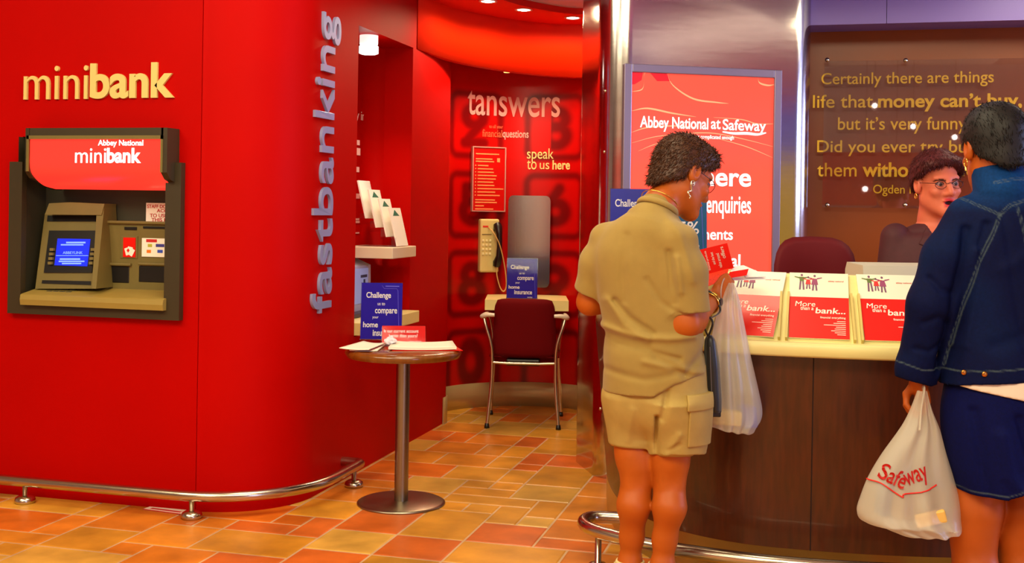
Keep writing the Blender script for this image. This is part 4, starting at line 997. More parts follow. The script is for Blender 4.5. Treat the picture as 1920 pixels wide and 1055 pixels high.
qline('quotation_line', [('Did you ever try buying', 1532, 1872, 285, 263, .006, 'D')])
qline('quotation_line', [('them', 1532, 1606, 330, 305, .006, 'h'), ('without', 1617, 1735, 330, 304, .024, 'h'), ('money', 1745, 1845, 330, 312, .006, 'n')])
qline('quotation_line', [('Ogden Nash', 1637, 1750, 362, 346, .004, 'O')])
for px, py in ((1551, 112), (1698, 113), (1697, 384), (1551, 384)):
    q = on(1, YG-.006, px, py); mb = MB(); mb.lathe([(0, 0), (.012, 0), (.012, .004), (0, .006)], 14); o = mb.build('stand_off', CHROME, t); o.rotation_euler = (math.pi/2, 0, 0); o.location = (q.x, -.012, q.z-1.5)
# ------------------------------------------------------------------ people: smooth bodies and clothes meshed from blended shapes
def sd_mesh(f, lo, hi, h):
    """surface of f(p)=0 on a grid of step h (blocks far from the surface are skipped)"""
    lo = np.array(lo, float); hi = np.array(hi, float); B = 8
    n = (np.ceil((hi-lo)/h/B).astype(int)+1)*B
    ax = [lo[i]+h*np.arange(n[i]) for i in range(3)]
    nb = n//B; c = np.stack(np.meshgrid(*[ax[i].reshape(-1, B).mean(1) for i in range(3)], indexing='ij'), -1).reshape(-1, 3)
    dc = f(c); near = np.abs(dc) < h*B*2.0
    V = np.repeat(np.repeat(np.repeat(np.where(dc < 0, -1., 1.).astype(np.float32).reshape(nb), B, 0), B, 1), B, 2)
    off = np.stack(np.meshgrid(*[h*(np.arange(B)-(B-1)/2)]*3, indexing='ij'), -1).reshape(-1, 3)
    ids = np.nonzero(near)[0]
    for s in range(0, len(ids), 600):
        q = ids[s:s+600]; v = f((c[q][:, None]+off[None]).reshape(-1, 3)).astype(np.float32).reshape(-1, B, B, B)
        I, J, K = np.unravel_index(q, nb)
        for a in range(len(q)): V[I[a]*B:I[a]*B+B, J[a]*B:J[a]*B+B, K[a]*B:K[a]*B+B] = v[a]
    Sg = V < 0; cnt = np.zeros(tuple(n-1), np.int8)
    cr = [(i, j, k) for i in (0, 1) for j in (0, 1) for k in (0, 1)]
    sl = lambda o: tuple(slice(o[i], n[i]-1+o[i]) for i in range(3))
    for o in cr: cnt += Sg[sl(o)]
    act = np.nonzero((cnt > 0) & (cnt < 8)); idx = -np.ones(tuple(n-1), np.int32); idx[act] = np.arange(len(act[0]))
    A = np.stack(act, 1); vals = np.stack([V[A[:, 0]+o[0], A[:, 1]+o[1], A[:, 2]+o[2]] for o in cr], 1)
    acc = np.zeros((len(A), 3)); num = np.zeros(len(A))
    for a in range(8):
        for b in range(a+1, 8):
            if sum(abs(cr[a][i]-cr[b][i]) for i in range(3)) != 1: continue
            m = (vals[:, a] < 0) != (vals[:, b] < 0); t = vals[m, a]/(vals[m, a]-vals[m, b])
            acc[m] += np.array(cr[a])+(np.array(cr[b])-np.array(cr[a]))*t[:, None]; num[m] += 1
    vs = lo+h*(A+acc/num[:, None]); fs = []
    for x in range(3):
        y, z = (x+1) % 3, (x+2) % 3
        s0 = [slice(None)]*3; s1 = [slice(None)]*3; s0[x] = slice(0, -1); s1[x] = slice(1, None)
        E = Sg[tuple(s0)] != Sg[tuple(s1)]; e = np.stack(np.nonzero(E), 1)
        e = e[(e[:, y] > 0) & (e[:, z] > 0) & (e[:, y] < n[y]-1) & (e[:, z] < n[z]-1)]
        fl = Sg[tuple(e.T)]
        def g(dy, dz): q = e.copy(); q[:, y] -= dy; q[:, z] -= dz; return idx[tuple(q.T)]
        Q = np.stack([g(1, 1), g(0, 1), g(0, 0), g(1, 0)], 1); Q[~fl] = Q[~fl][:, ::-1]; fs.append(Q)
    return vs, np.concatenate(fs)
def mk_mesh(name, vs, fs, m, parent, cols=None):
    me = bpy.data.meshes.new(name); me.from_pydata(vs.tolist(), [], fs.tolist()); me.materials.append(m)
    me.polygons.foreach_set('use_smooth', [True]*len(me.polygons)); me.update()
    o = bpy.data.objects.new(name, me); COL.objects.link(o); o.parent = parent
    if cols is not None: set_cols(o, cols)
    return o
dot = lambda a, b: np.einsum('ij,j->i', a, np.asarray(b, float))
def rc(a, b, ra, rb):
    a, b = np.array(a, float), np.array(b, float); ab = b-a; L = ab@ab
    def f(p):
        t = np.clip(((p-a)@ab)/L, 0, 1); return np.linalg.norm(p-a-t[:, None]*ab, axis=1)-(ra+(rb-ra)*t)
    return f
def chain(pts, rs, k=.012):
    fs = [rc(pts[i], pts[i+1], rs[i], rs[i+1]) for i in range(len(pts)-1)]
    return U(fs, k)
def ell(c, r, M=None):
    c, r = np.array(c, float), np.array(r, float)
    def f(p):
        q = p-c
        if M is not None: q = q@M
        k0 = np.linalg.norm(q/r, axis=1); k1 = np.linalg.norm(q/r**2, axis=1)+1e-9
        return k0*(k0-1)/k1
    return f
def smin(a, b, k): h = np.maximum(k-np.abs(a-b), 0)/k; return np.minimum(a, b)-h*h*k*.25
def U(fs, k=.02):
    def f(p):
        d = fs[0](p)
        for g in fs[1:]: d = smin(d, g(p), k) if k else np.minimum(d, g(p))
        return d
    return f
def cut(f, g, k=0.0):
    """f minus g"""
    return (lambda p: -smin(-f(p), g(p), k)) if k else (lambda p: np.maximum(f(p), -g(p)))
def both(f, g, k=0.0): return (lambda p: -smin(-f(p), -g(p), k)) if k else (lambda p: np.maximum(f(p), g(p)))
def plane(o, n):
    n = np.array(n, float); n /= np.linalg.norm(n); o = np.array(o, float); return lambda p: (p-o)@n
def grow(f, r): return lambda p: f(p)-r
def loft(rings, yaw=0.0, k=.02, e=2.0):
    """stack of ellipses (z, cx, cy, rx, ry); yaw turns their axes; exponents > 2 square them off"""
    R = np.array(sorted(rings), float); z = R[:, 0]; c, s = math.cos(yaw), math.sin(yaw); zz = np.linspace(z[0], z[-1], 80)
    cu = np.array(spline([tuple(r) for r in R], 10)); T = [np.interp(zz, cu[:, 0], cu[:, i]) for i in range(1, 5)]
    def f(p):
        zc = np.clip(p[:, 2], z[0], z[-1]); cx, cy, rx, ry = [np.interp(zc, zz, t) for t in T]
        x, y = p[:, 0]-cx, p[:, 1]-cy; u, v = x*c+y*s, -x*s+y*c
        q = (np.abs(u/rx)**e+np.abs(v/ry)**e)**(1/e); d = (q-1)*np.minimum(rx, ry)
        ez = np.maximum(z[0]-p[:, 2], p[:, 2]-z[-1]); return np.where(ez > 0, np.hypot(np.maximum(d, 0), ez)*1.0, np.maximum(d, ez))
    return f
def wob(seed, freq, stretch=(1, 1, 1)):
    r = np.random.RandomState(seed); W = r.normal(size=(14, 3)); W /= np.linalg.norm(W, axis=1)[:, None]; W *= freq*r.uniform(.5, 1.6, (14, 1)); W *= np.array(stretch); ph = r.uniform(0, 6.28, 14)
    return lambda p: np.sin(p@W.T+ph).mean(1)*1.9
def axes(fwd, roll=0.0):
    """columns right, forward, up for a facing direction"""
    f = Vector(fwd).normalized(); u = Vector((0, 0, 1)); u = (u-f*u.dot(f)).normalized(); r = f.cross(u)
    q = Matrix.Rotation(roll, 3, f); r, u = q @ r, q @ u
    return np.array([r, f, u]).T
class Head:
    def __init__(s, c, fwd, roll=0.0, k=1.0, open_mouth=0.0, neck=(0, -.05, -.17)):
        s.neck = neck
        s.c = np.array(c, float); s.M = axes(fwd, roll); s.k = k; s.om = open_mouth
    def to(s, p): return ((p-s.c)@s.M)/s.k
    def at(s, q): return s.c+s.M@(np.array(q, float)*s.k)
    def face(s):
        om = s.om
        sk = U([ell((0, -.012, .03), (.075, .096, .086)), ell((0, .028, -.045), (.058, .062, .082)), rc((-.045, .0, -.06), (-.012, .072, -.104), .022, .018), rc((.045, .0, -.06), (.012, .072, -.104), .022, .018)], .03)
        sk = U([sk, ell((0, .074, .022), (.052, .016, .012)), ell((-.037, .068, -.03), (.022, .02, .018)), ell((.037, .068, -.03), (.022, .02, .018)), ell((0, .076, -.106), (.02, .016, .016))], .02)
        for sg in (-1, 1): sk = cut(sk, ell((sg*.031, .094, -.001), (.019, .012, .0105)), .012)
        sk = U([sk]+[ell((sg*.031, .0765, -.002), (.0135, .0125, .0115)) for sg in (-1, 1)], .004)
        sk = U([sk, rc((0, .086, .012), (0, .108, -.034), .0085, .0125), ell((-.0125, .094, -.04), (.009, .011, .008)), ell((.0125, .094, -.04), (.009, .011, .008))], .012)
        sk = U([sk, ell((0, .0895, -.067+.2*om), (.024, .0105, .0062)), ell((0, .0865, -.079-.6*om), (.021, .0105, .0072))], .007)
        sk = cut(sk, ell((0, .1, -.073-.2*om), (.019, .022, .0016+om)), .003)
        ears = []
        for sg in (-1, 1):
            e = both(ell((sg*.077, -.008, -.004), (.013, .022, .034)), plane((sg*.0705, 0, 0), (-sg, 0, 0))); e = cut(e, ell((sg*.089, -.006, .002), (.010, .013, .021)), .006); ears.append(e)
        sk = U([sk]+ears, .006)
        nk = rc((0, -.02, -.05), s.neck, .054, .056)
        sk = U([sk, nk], .03)
        return lambda p: sk(s.to(p))*s.k
    def hair(s, th, fn=None, seed=1, rough=.006, slope=.95, z0=.0, front=(.0, .0), extra=(), freq=90):
        """a cap of hair of thickness th above a line sloping from the forehead to the nape"""
        cap = U([ell((0, -.012+front[0], .034), (.077+th, .098+th, .087+th*1.2)), ell((0, -.05, -.03), (.06+th*.7, .045+th, .07))]+list(extra), .03)
        n1, n2 = wob(seed, freq, (1, 1, .6)), wob(seed+5, freq*2.2, (1, 1, .5))
        def f(p):
            q = s.to(p); d = cap(q)+rough*n1(q)+rough*.5*n2(q)
            g = (slope*q[:, 1]-q[:, 2]+z0)/math.hypot(1, slope)+.006*n1(q)
            near_ear = np.maximum(.0, 1-np.hypot((q[:, 1]+.008)/.03, (q[:, 2]+.005)/.036))*.05
            d = -smin(-d, -(g+near_ear), .012)
            return d*s.k
        return f
def strands(vs, fs, head, n, length, seed, width=.0016, lift=.5, down=(0, -.5, -.8), rnd=.45):
    """short tufts standing off a hair cap"""
    r = np.random.RandomState(seed); fi = r.randint(0, len(fs), n); a, b, c = vs[fs[fi, 0]], vs[fs[fi, 1]], vs[fs[fi, 2]]
    nr = np.cross(b-a, c-a); nr /= np.linalg.norm(nr, axis=1)[:, None]+1e-9; p0 = (a+c)/2-nr*.004
    dn = head.M@np.array(down, float); t = dn-nr*(nr@dn)[:, None]; t /= np.linalg.norm(t, axis=1)[:, None]+1e-9
    t = t+r.normal(size=t.shape)*rnd; d = t+nr*lift*r.uniform(.4, 1.5, (n, 1)); d /= np.linalg.norm(d, axis=1)[:, None]
    L = length*r.uniform(.5, 1.3, (n, 1)); sd = np.cross(d, nr); sd /= np.linalg.norm(sd, axis=1)[:, None]+1e-9; w = width
    mid = p0+d*L*.55; tip = p0+d*L*.95+t*L*.18-nr*L*.1
    V = np.stack([p0-sd*w, p0+sd*w, p0+nr*w, mid-sd*w, mid+sd*w, mid+nr*w, tip], 1).reshape(-1, 3); o = np.arange(n)[:, None]*7
    Fq = np.concatenate([o+np.array([[0, 1, 4, 3]]), o+np.array([[1, 2, 5, 4]]), o+np.array([[2, 0, 3, 5]])]); Ft = np.concatenate([o+np.array([[3, 4, 6]]), o+np.array([[4, 5, 6]]), o+np.array([[5, 3, 6]])])
    return V, Fq, Ft
def hair_obj(name, f, lo, hi, h, m, parent, head, n, length, seed, **k):
    vs, fs = sd_mesh(f, lo, hi, h); V, Fq, Ft = strands(vs, fs, head, n, length, seed, **k); o = len(vs)
    me = bpy.data.meshes.new(name); me.from_pydata(np.concatenate([vs, V]).tolist(), [], fs.tolist()+(Fq+o).tolist()+(Ft+o).tolist()); me.materials.append(m)
    me.polygons.foreach_set('use_smooth', [True]*len(me.polygons)); me.update()
    ob = bpy.data.objects.new(name, me); COL.objects.link(ob); ob.parent = parent; return ob
def hand_shape(wrist, knuckles, tips, thumb, palm_r=.017):
    """one hand: palm between wrist and four knuckles, each finger a bent tapering chain, the thumb from the side of the palm"""
    w = np.array(wrist, float); ks = [np.array(k, float) for k in knuckles]
    fs = [rc(w+(k-ks[1])*.45, k, palm_r, .0118) for k in ks]
    for i in range(3): fs.append(rc(w*.5+(ks[i]+ks[i+1])*.25, (ks[i]+ks[i+1])/2, palm_r, .012))
    palm = U(fs, .012); fg = []
    for k, tp, r in zip(ks, tips, (.0098, .0102, .0096, .0084)):
        pts = [k]+[np.array(q, float) for q in tp]; rs = np.linspace(r*1.08, r*.78, len(pts)); fg.append(chain(pts, rs, .004))
    th = chain([np.array(q, float) for q in thumb], np.linspace(.0145, .0092, len(thumb)), .006)
    d = U([palm]+fg, .006)
    return U([d, th], .012)
SKIN_T = mat('skin_tan', (208, 104, 40), .5, attr='col', noise=.05, nscale=14, spec=.35)
def skin_cols(vs, base, head=None, lip=None, marks=()):
    c = np.tile(np.array(S(base)[:3]), (len(vs), 1))
    if head is not None:
        q = head.to(vs)
        lipm = np.clip(1-np.maximum(np.abs(q[:, 0])/.023, np.abs(q[:, 2]+.073)/(.0135+head.om))**4, 0, 1)*(q[:, 1] > .078)
        c = c*(1-lipm[:, None])+np.array(S(lip or base)[:3])*lipm[:, None]
        inn = (np.abs(q[:, 2]+.073+.2*head.om) < .002+head.om*.8) & (q[:, 1] > .06) & (q[:, 1] < .087) & (np.abs(q[:, 0]) < .018)
        if head.om: c[inn] = S((60, 12, 14))[:3]
        for sg in (-1, 1):
            dx, dz = q[:, 0]-sg*.031, q[:, 2]+.002; e = (np.hypot(dx/.013, dz/.0078) < 1) & (q[:, 1] > .078); c[e] = S((170, 128, 116))[:3]
            e2 = (np.hypot(dx, dz) < .0066) & (q[:, 1] > .078); c[e2] = S((46, 40, 40))[:3]
            lid = (np.abs(np.hypot(dx/.014, dz/.009)-1) < .16) & (q[:, 1] > .07) & (dz > -.002); c[lid] = S((70, 30, 24))[:3]
            br = (np.abs(dz-.0185+.25*np.abs(dx)) < .0032) & (np.abs(dx) < .019) & (q[:, 1] > .05); c[br] = S((80, 40, 30))[:3]
    for f, col in marks: m = f(vs) < 0; c[m] = S(col)[:3]
    return c
class Px:
    """a person's own axes: x to the viewer's right, y away, z up, in metres, at depth d0; pixels give positions"""
    def __init__(s, px, d0): s.d0 = d0; s.x0 = (px-CX)/F*d0; q = camxy(s.x0, d0); s.loc = (q[0], q[1], 0)
    def __call__(s, px, py, dy=0.0):
        d = s.d0+dy; xp, yp = px-CX, CY-py
        a = xp*math.cos(ROLL)-yp*math.sin(ROLL); b = xp*math.sin(ROLL)+yp*math.cos(ROLL)
        return np.array((a/F*d-s.x0, dy, H+b/F*d))
def glasses(head, parent, m, lens):
    mb = MB(); g = lambda *q: tuple(head.at(q))
    for sg in (-1, 1):
        rim = [g(sg*.033+.0215*math.cos(a)*(1+.08*math.cos(2*a)), .097-.004*abs(math.cos(a)), -.004+.0155*math.sin(a)) for a in np.linspace(0, 2*math.pi, 25)]; mb.tube(rim, .0012, 6)
        mb.tube([g(sg*.055, .093, .003), g(sg*.072, .07, .004), g(sg*.079, .0, .006), g(sg*.078, -.02, -.004)], .0013, 6)
    mb.tube([g(-.012, .1, .0), g(0, .105, .004), g(.012, .1, .0)], .0012, 6); o = mb.build('spectacles', m, parent)
    for sg in (-1, 1):
        mb = MB(); mb.add([g(sg*.033+.021*math.cos(a), .096-.004*abs(math.cos(a)), -.004+.015*math.sin(a)) for a in np.linspace(0, 2*math.pi, 20)[:-1]], [tuple(range(19))]); mb.build('lens', lens, o)
    return o
# ------------------------------------------------------------------ the person in khaki reading at the counter
def person_khaki():
    q = Px(1212, 3.95)
    t = thing('person', q.loc, 'person in khaki T-shirt and cargo shorts, back turned, head bent over a red leaflet', 'person', YAW)
    by = math.radians(-28)                     # shoulders turned to the viewer's right
    rt = np.array((math.cos(by), math.sin(by), 0)); fw = np.array((-rt[1], rt[0], 0))
    # skeleton
    head = Head(q(1281, 328, .045), (.80, .36, -.42), math.radians(-6), 1.07)
    nb = q(1222, 400, .02)
    shR, shL = q(1277, 452, -.10), q(1136, 448, .08)
    elR, wrR = q(1287, 606, -.12), q(1335, 563, .10)
    elL, wrL = q(1106, 566, .13), q(1262, 560, .26)
    hpR, hpL = q(1262, 745, -.045), q(1176, 745, .045)
    knR, knL = q(1256, 892, -.02), q(1193, 890, .03)
    anR, anL = q(1242, 1062, -.03), q(1181, 1056, .04)
    def leg(hp, kn, an, sg):
        calf = kn+(an-kn)*.32+np.array((sg*.004, -.022, 0)); heel = an+np.array((0, -.03, -.045)); toe = an+np.array((sg*.02, .15, -.062))
        thigh = chain([hp, kn+(hp-kn)*.25, kn+np.array((0, 0, .03)), kn+np.array((0, .0, -.04))], (.082, .060, .054, .047), .03)
        sh = chain([kn+np.array((0, 0, -.03)), calf, kn+(an-kn)*.7, an], (.046, .053, .038, .032), .03)
        ham = [rc(kn+np.array((s*.022, -.028, .07)), kn+np.array((s*.024, -.028, -.02)), .016, .012) for s in (-1, 1)]
        ft = U([rc(an, heel, .034, .032), rc(heel, toe, .03, .022), rc(an, toe*.5+an*.5, .033, .026)], .03)
        return U([U([thigh, sh, ft], .03)]+ham, .03)
    def armf(sh, el, wr):
        m = el+(wr-el)*.25
        return chain([sh, sh+(el-sh)*.6, el, m, wr], (.052, .047, .043, .046, .028), .025)
    # right hand: palm, four fingers closed round the bag handles, thumb on the leaflet
    W = wrR; kn = [q(1361, 519, .135), q(1366, 527, .13), q(1366.5, 537, .122), q(1364, 546.5, .115)]
    tips = []
    for i, k in enumerate(kn):
        a = k+np.array((.016, .026, -.004)); b = a+np.array((-.004, .016, -.022)); c = b+np.array((-.018, -.006, -.012)); tips.append([a, b, c])
    handR = hand_shape(W, kn, tips, [W+np.array((.012, .01, .018)), q(1346, 536, .115), q(1354, 523, .14), q(1362, 516, .165)])
    WL = wrL; kl = [WL+np.array((.07, .045, .03-.0*i))+np.array((.004*i, .01*i, -.021*i)) for i in range(4)]
    tl_ = [[k+np.array((.035, .012, .004)), k+np.array((.056, .004, .0)), k+np.array((.07, -.008, -.004))] for k in kl]
    handL = hand_shape(WL, kl, tl_, [WL+np.array((.015, .0, .02)), WL+np.array((.05, -.005, .045)), WL+np.array((.085, -.012, .05))])
    def rg(py, pl, pr, dep, dy=0.0, grow_=0.0):
        a, b = q(pl, py, dy), q(pr, py, dy); z = (a[2]+b[2])/2; hw = (b[0]-a[0])/2+grow_
        c = math.cos(by); s = math.sin(by); dd = dep+grow_; w = math.sqrt(max((hw**2-(dd*s)**2)/c**2, .02**2)); return (z, (a[0]+b[0])/2, dy, w, dd)
    tor = loft([rg(402, 1190, 1262, .075, .02), rg(428, 1142, 1280, .10, .0), rg(470, 1126, 1288, .118), rg(530, 1131, 1296, .12), rg(600, 1138, 1306, .12), rg(660, 1142, 1310, .13), rg(740, 1142, 1308, .122), rg(790, 1172, 1284, .06)], by)
    body = U([tor, rc(nb, head.at((0, -.045, -.13)), .055, .055)], .04)
    body = U([body, armf(shR, elR, wrR), armf(shL, elL, wrL)], .035)
    body = U([body, leg(hpR, knR, anR, 1), leg(hpL, knL, anL, -1)], .02)
    body = U([body, handR, handL], .014); body = U([body, head.face()], .02)
    lo, hi = (-.36, -.30, -.02), (.42, .46, 1.72)
    vs, fs = sd_mesh(body, lo, hi, .0042)
    mk_mesh('body', vs, fs, SKIN_T, t, skin_cols(vs, (176, 84, 16), head, (190, 70, 50)))
    # T-shirt
    st = loft([rg(398, 1180, 1262, .078, .02), rg(412, 1158, 1272, .095, .01), rg(432, 1133, 1288, .112, .0), rg(475, 1118, 1295, .13), rg(540, 1124, 1302, .132), rg(600, 1131, 1312, .134), rg(633, 1134, 1319, .136), rg(660, 1131, 1320, .148), rg(700, 1131, 1324, .152), rg(760, 1131, 1324, .154)], by)
    hemR = q(1292, 583, -.11); hemL = q(1108, 546, .12)
    slR = chain([shR+np.array((-.02, .0, .0)), shR+(hemR-shR)*.45, shR+(hemR-shR)*1.25], (.064, .072, .07), .03)
    slL = chain([shL+np.array((.02, 0, 0)), shL+(hemL-shL)*.45, shL+(hemL-shL)*1.3], (.06, .066, .062), .03)
    slR = both(slR, plane(hemR, (hemR-shR)+np.array((-.02, 0, .0)))); slL = both(slL, plane(hemL, (hemL-shL)+np.array((.0, 0, .0))))
    n1, n2 = wob(3, 26, (1, 1, .6)), wob(9, 55, (1.2, 1, .5))
    def line(p, pts, w):
        """closeness (0..1) to a crease drawn across the back"""
        d = np.full(len(p), 9.0)
        for a, b in zip(pts[:-1], pts[1:]):
            a, b = a[[0, 2]], b[[0, 2]]; ab = b-a; v = p[:, [0, 2]]-a; tt = np.clip(v@ab/(ab@ab), 0, 1); d = np.minimum(d, np.linalg.norm(v-tt[:, None]*ab, axis=1))
        return np.exp(-(d/w)**2)
    C = lambda *a: [q(x, y) for x, y in a]
    cre = [(C((1128, 622), (1160, 636), (1206, 644)), .010, .010), (C((1132, 610), (1180, 622), (1240, 626), (1290, 622)), .012, -.012), (C((1150, 560), (1175, 590), (1215, 617)), .010, .011), (C((1136, 560), (1165, 605), (1205, 628)), .013, -.008),
           (C((1243, 470), (1246, 500), (1252, 560)), .011, .010), (C((1255, 480), (1262, 540)), .012, -.008), (C((1170, 440), (1163, 490), (1165, 560)), .012, .007), (C((1222, 660), (1272, 690), (1316, 650)), .014, .009), (C((1200, 668), (1260, 678), (1310, 690)), .012, -.008),
           (C((1238, 400), (1262, 440), (1284, 520)), .014, -.006), (C((1205, 520), (1230, 560), (1262, 580)), .010, .006), (C((1140, 690), (1200, 700), (1250, 690)), .012, .005), (C((1215, 650), (1262, 662)), .009, .008)]
    hemz = lambda p: p[:, 2]-np.interp(p[:, 0], [q(x, 700)[0] for x in (1120, 1133, 1170, 1214, 1252, 1290, 1326)], [q(1133, y)[2] for y in (733, 733, 731, 730, 706, 694, 684)])
    nd = Vector(head.M[:, 2]); c0 = Vector(head.at((0, -.047, -.146)))
    neck = rc(np.array(c0+nd*.07), np.array(c0+nd*.3), .067, .07)
    tb_ = U([tor, rc(nb, head.at((0, -.045, -.13)), .055, .055)], .04)
    cov = U([tb_, both(chain([shR, shR+(elR-shR)*.6, elR], (.052, .047, .043), .025), plane(hemR, hemR-shR)), both(chain([shL, shL+(elL-shL)*.6, elL], (.052, .047, .043), .025), plane(hemL, hemL-shL))], .035)
    nbase = rc(np.array(c0-nd*.075), np.array(c0-nd*.002), .088, .062)
    def shirt(p):
        d = smin(st(p), smin(slR(p), slL(p), .02), .032)
        bk = p[:, 1] < .09
        for pts, w, a in cre: d = d+a*line(p, pts, w)*bk
        d = smin(d, nbase(p), .05)
        d = d+.005*n1(p)+.0022*n2(p)
        d = smin(d, cov(p)-.006, .006)
        d = np.maximum(d, -hemz(p)*.9); d = -smin(-d, neck(p)*1.0, .004)
        return d
    ar = both(shirt, plane(q(1222, 440), (0, 0, -1)))
    vs, fs = sd_mesh(shirt, (-.34, -.28, .60), (.30, .30, 1.46), .0042)
    KH = mat('khaki_cotton', (148, 120, 54), .85, noise=.04, nscale=30, bump=.04, bscale=350, sheen=.15)
    sh = mk_mesh('t_shirt', vs, fs, KH, t)
    # collar band
    ring_ = []
    sx = Vector((1, 0, 0)); sx = (sx-nd*sx.dot(nd)).normalized(); sy = nd.cross(sx)
    MB().tube([c0+nd*.004+sx*(.067*math.cos(a))+sy*(.066*math.sin(a)) for a in np.linspace(0, 2*math.pi, 41)], .0075, 8, flat=1.6).build('collar', KH, sh)
    # shorts
    hip = loft([rg(665, 1140, 1316, .138), rg(700, 1138, 1320, .142), rg(750, 1139, 1322, .138), rg(785, 1148, 1318, .115), rg(822, 1172, 1296, .05)], by, e=2.2)
    def shortleg(hp, pxl, pxr, pyh, kn, dy):
        a, b = q(pxl, pyh, dy), q(pxr, pyh, dy); r = (b[0]-a[0])/2; c = (a+b)/2; top = np.array((hp[0], hp[1], q(1200, 745)[2]))
        return loft([(c[2]-.05, c[0], c[1], r, r*1.08), (c[2], c[0], c[1], r, r*1.08), ((c[2]+top[2])/2, (c[0]+top[0])/2, (c[1]+top[1])/2, r*1.0, r*1.3), (top[2], top[0], top[1], r*.98, r*1.5)], by, e=2.2)
    lR = shortleg(q(1272, 745, -.05), 1224, 1323, 842, knR, -.035); lL = shortleg(q(1187, 745, .05), 1143, 1226, 832, knL, .045)
    m1, m2 = wob(21, 22, (1, 1, .5)), wob(23, 48, (1, 1, .7))
    hR, hL = plane(q(1274, 848, -.035), (-.02, -.10, -1)), plane(q(1184, 830, .045), (.0, -.08, -1))
    scov = U([ both(leg(hpR, knR, anR, 1), hR), both(leg(hpL, knL, anL, -1), hL)], .02)
    def shorts(p):
        d = smin(both(lR, hR)(p), both(lL, hL)(p), .010); d = smin(d, hip(p), .05)
        for pts, w, a in ((C((1222, 768), (1226, 845)), .006, .022), (C((1262, 800), (1240, 840)), .012, -.006), (C((1180, 760), (1175, 820)), .014, -.005), (C((1240, 720), (1230, 770)), .010, .008), (C((1245, 830), (1262, 818)), .008, .005)): d = d+a*line(p, pts, w)*(p[:, 1] < .06)
        return np.maximum(smin(d+.0045*m1(p)+.0018*m2(p), scov(p)-.006, .02), hemz(p)-.018)
    vs, fs = sd_mesh(shorts, (-.22, -.26, .45), (.28, .26, .90), .0042)
    SHO = mat('shorts_cotton', (170, 142, 74), .85, noise=.05, nscale=24, bump=.05, bscale=300)
    so = mk_mesh('shorts', vs, fs, SHO, t)
    def region(pl, pr, pt, pb):
        a, b = q(pl, pt), q(pr, pb); c = (a+b)/2; hx, hz = abs(b[0]-a[0])/2, abs(a[2]-b[2])/2
        return lambda p: np.maximum(np.maximum(np.abs(p[:, 0]-c[0])-hx, np.abs(p[:, 2]-c[2])-hz), p[:, 1]+.035)
    vs, fs = sd_mesh(both(grow(shorts, .007), region(1279, 1330, 733, 824), .003), (0, -.26, .45), (.28, .05, .90), .0036); pk = mk_mesh('cargo_pocket', vs, fs, SHO, so)
    vs, fs = sd_mesh(both(grow(shorts, .0125), region(1275, 1330, 727, 756), .003), (0, -.26, .45), (.28, .05, .90), .0036); mk_mesh('pocket_flap', vs, fs, SHO, so)
    # socks and trainers
    for an, sg in ((anR, 1), (anL, -1)):
        sk = both(grow(leg(hpR if sg > 0 else hpL, knR if sg > 0 else knL, an, sg), .006), plane(an+np.array((0, 0, .012)), (0, 0, 1)))
        lo_, hi_ = an+np.array((-.1, -.12, -.16)), an+np.array((.12, .26, .05))
        vs, fs = sd_mesh(sk, lo_, hi_, .005); vs[:, 2] = np.maximum(vs[:, 2], .018); mk_mesh('sock', vs, fs, mat('sock_cream', (214, 196, 140), .9, bump=.2, bscale=200), t)
        sh_ = both(grow(leg(hpR if sg > 0 else hpL, knR if sg > 0 else knL, an, sg), .014), plane(an+np.array((0, 0, -.045)), (0, .25, 1)))
        vs, fs = sd_mesh(sh_, lo_, hi_, .005); vs[:, 2] = np.maximum(vs[:, 2], .001); mk_mesh('shoe', vs, fs, mat('shoe_suede', (120, 96, 64), .8), t)
    # hair, ear ring, necklace, glasses, watch
    hf = head.hair(.009, seed=4, rough=.003, slope=.80, z0=-.002, extra=(ell((0, -.068, -.06), (.044, .034, .05)), ell((0, .05, .085), (.06, .05, .035))))
    hb = Vector(head.c); HA = mat('hair_dark_brown', (74, 40, 18), .45, noise=.4, nscale=60, spec=.4)
    hair_obj('hair', hf, head.c-.19, head.c+.19, .0042, HA, t, head, 8000, .024, 2, lift=.4, rnd=.3, width=.0013)
    g = lambda *v: tuple(head.at(v))
    GM = mat('gold_metal', (230, 190, 90), .2, 1.0)
    mb = MB(); e0 = np.array((.084, -.006, -.036)); pts = []
    for a in np.linspace(0, 1, 26): pts.append(g(e0[0]+.004*math.sin(a*9), e0[1]+.007*math.cos(a*13), e0[2]-.058*a))
    mb.tube(pts, .0028, 8); mb.tube([g(.084, -.006+.007*math.cos(a), -.043+.008*math.sin(a)) for a in np.linspace(0, 6.28, 20)], .002, 6); mb.build('earring', mat('silver_ring', (226, 214, 180), .2, 1.0), t)
    glasses(head, t, mat('dark_wire', (50, 30, 40), .3, .6), ACR)
    c1 = c0+nd*.026
    MB().tube([c1+sx*(.0665*math.cos(a))+sy*(.066*math.sin(a))-nd*(.012*math.sin(a*1+.4)) for a in np.linspace(0, 2*math.pi, 49)], .0016, 6).build('necklace', GM, t)
    wd = Vector(wrR-elR).normalized(); u1 = wd.cross(Vector((0, 0, 1))).normalized(); u2 = wd.cross(u1); wc = Vector(wrR)-wd*.012
    mb = MB(); mb.tube([wc+u1*(.033*math.cos(a))+u2*(.035*math.sin(a)) for a in np.linspace(0, 2*math.pi, 37)], .0035, 8, flat=2.2, up=wd); wt = mb.build('wrist_watch', GM, t)
    mb = MB(); k = wc-u1*.034*(1 if u1.y > 0 else -1); mb.tube([k, k+(k-wc).normalized()*.006], .013, 16); mb.build('watch_face', mat('watch_dark', (30, 30, 44), .15), wt)
    wc2 = wc-wd*.022
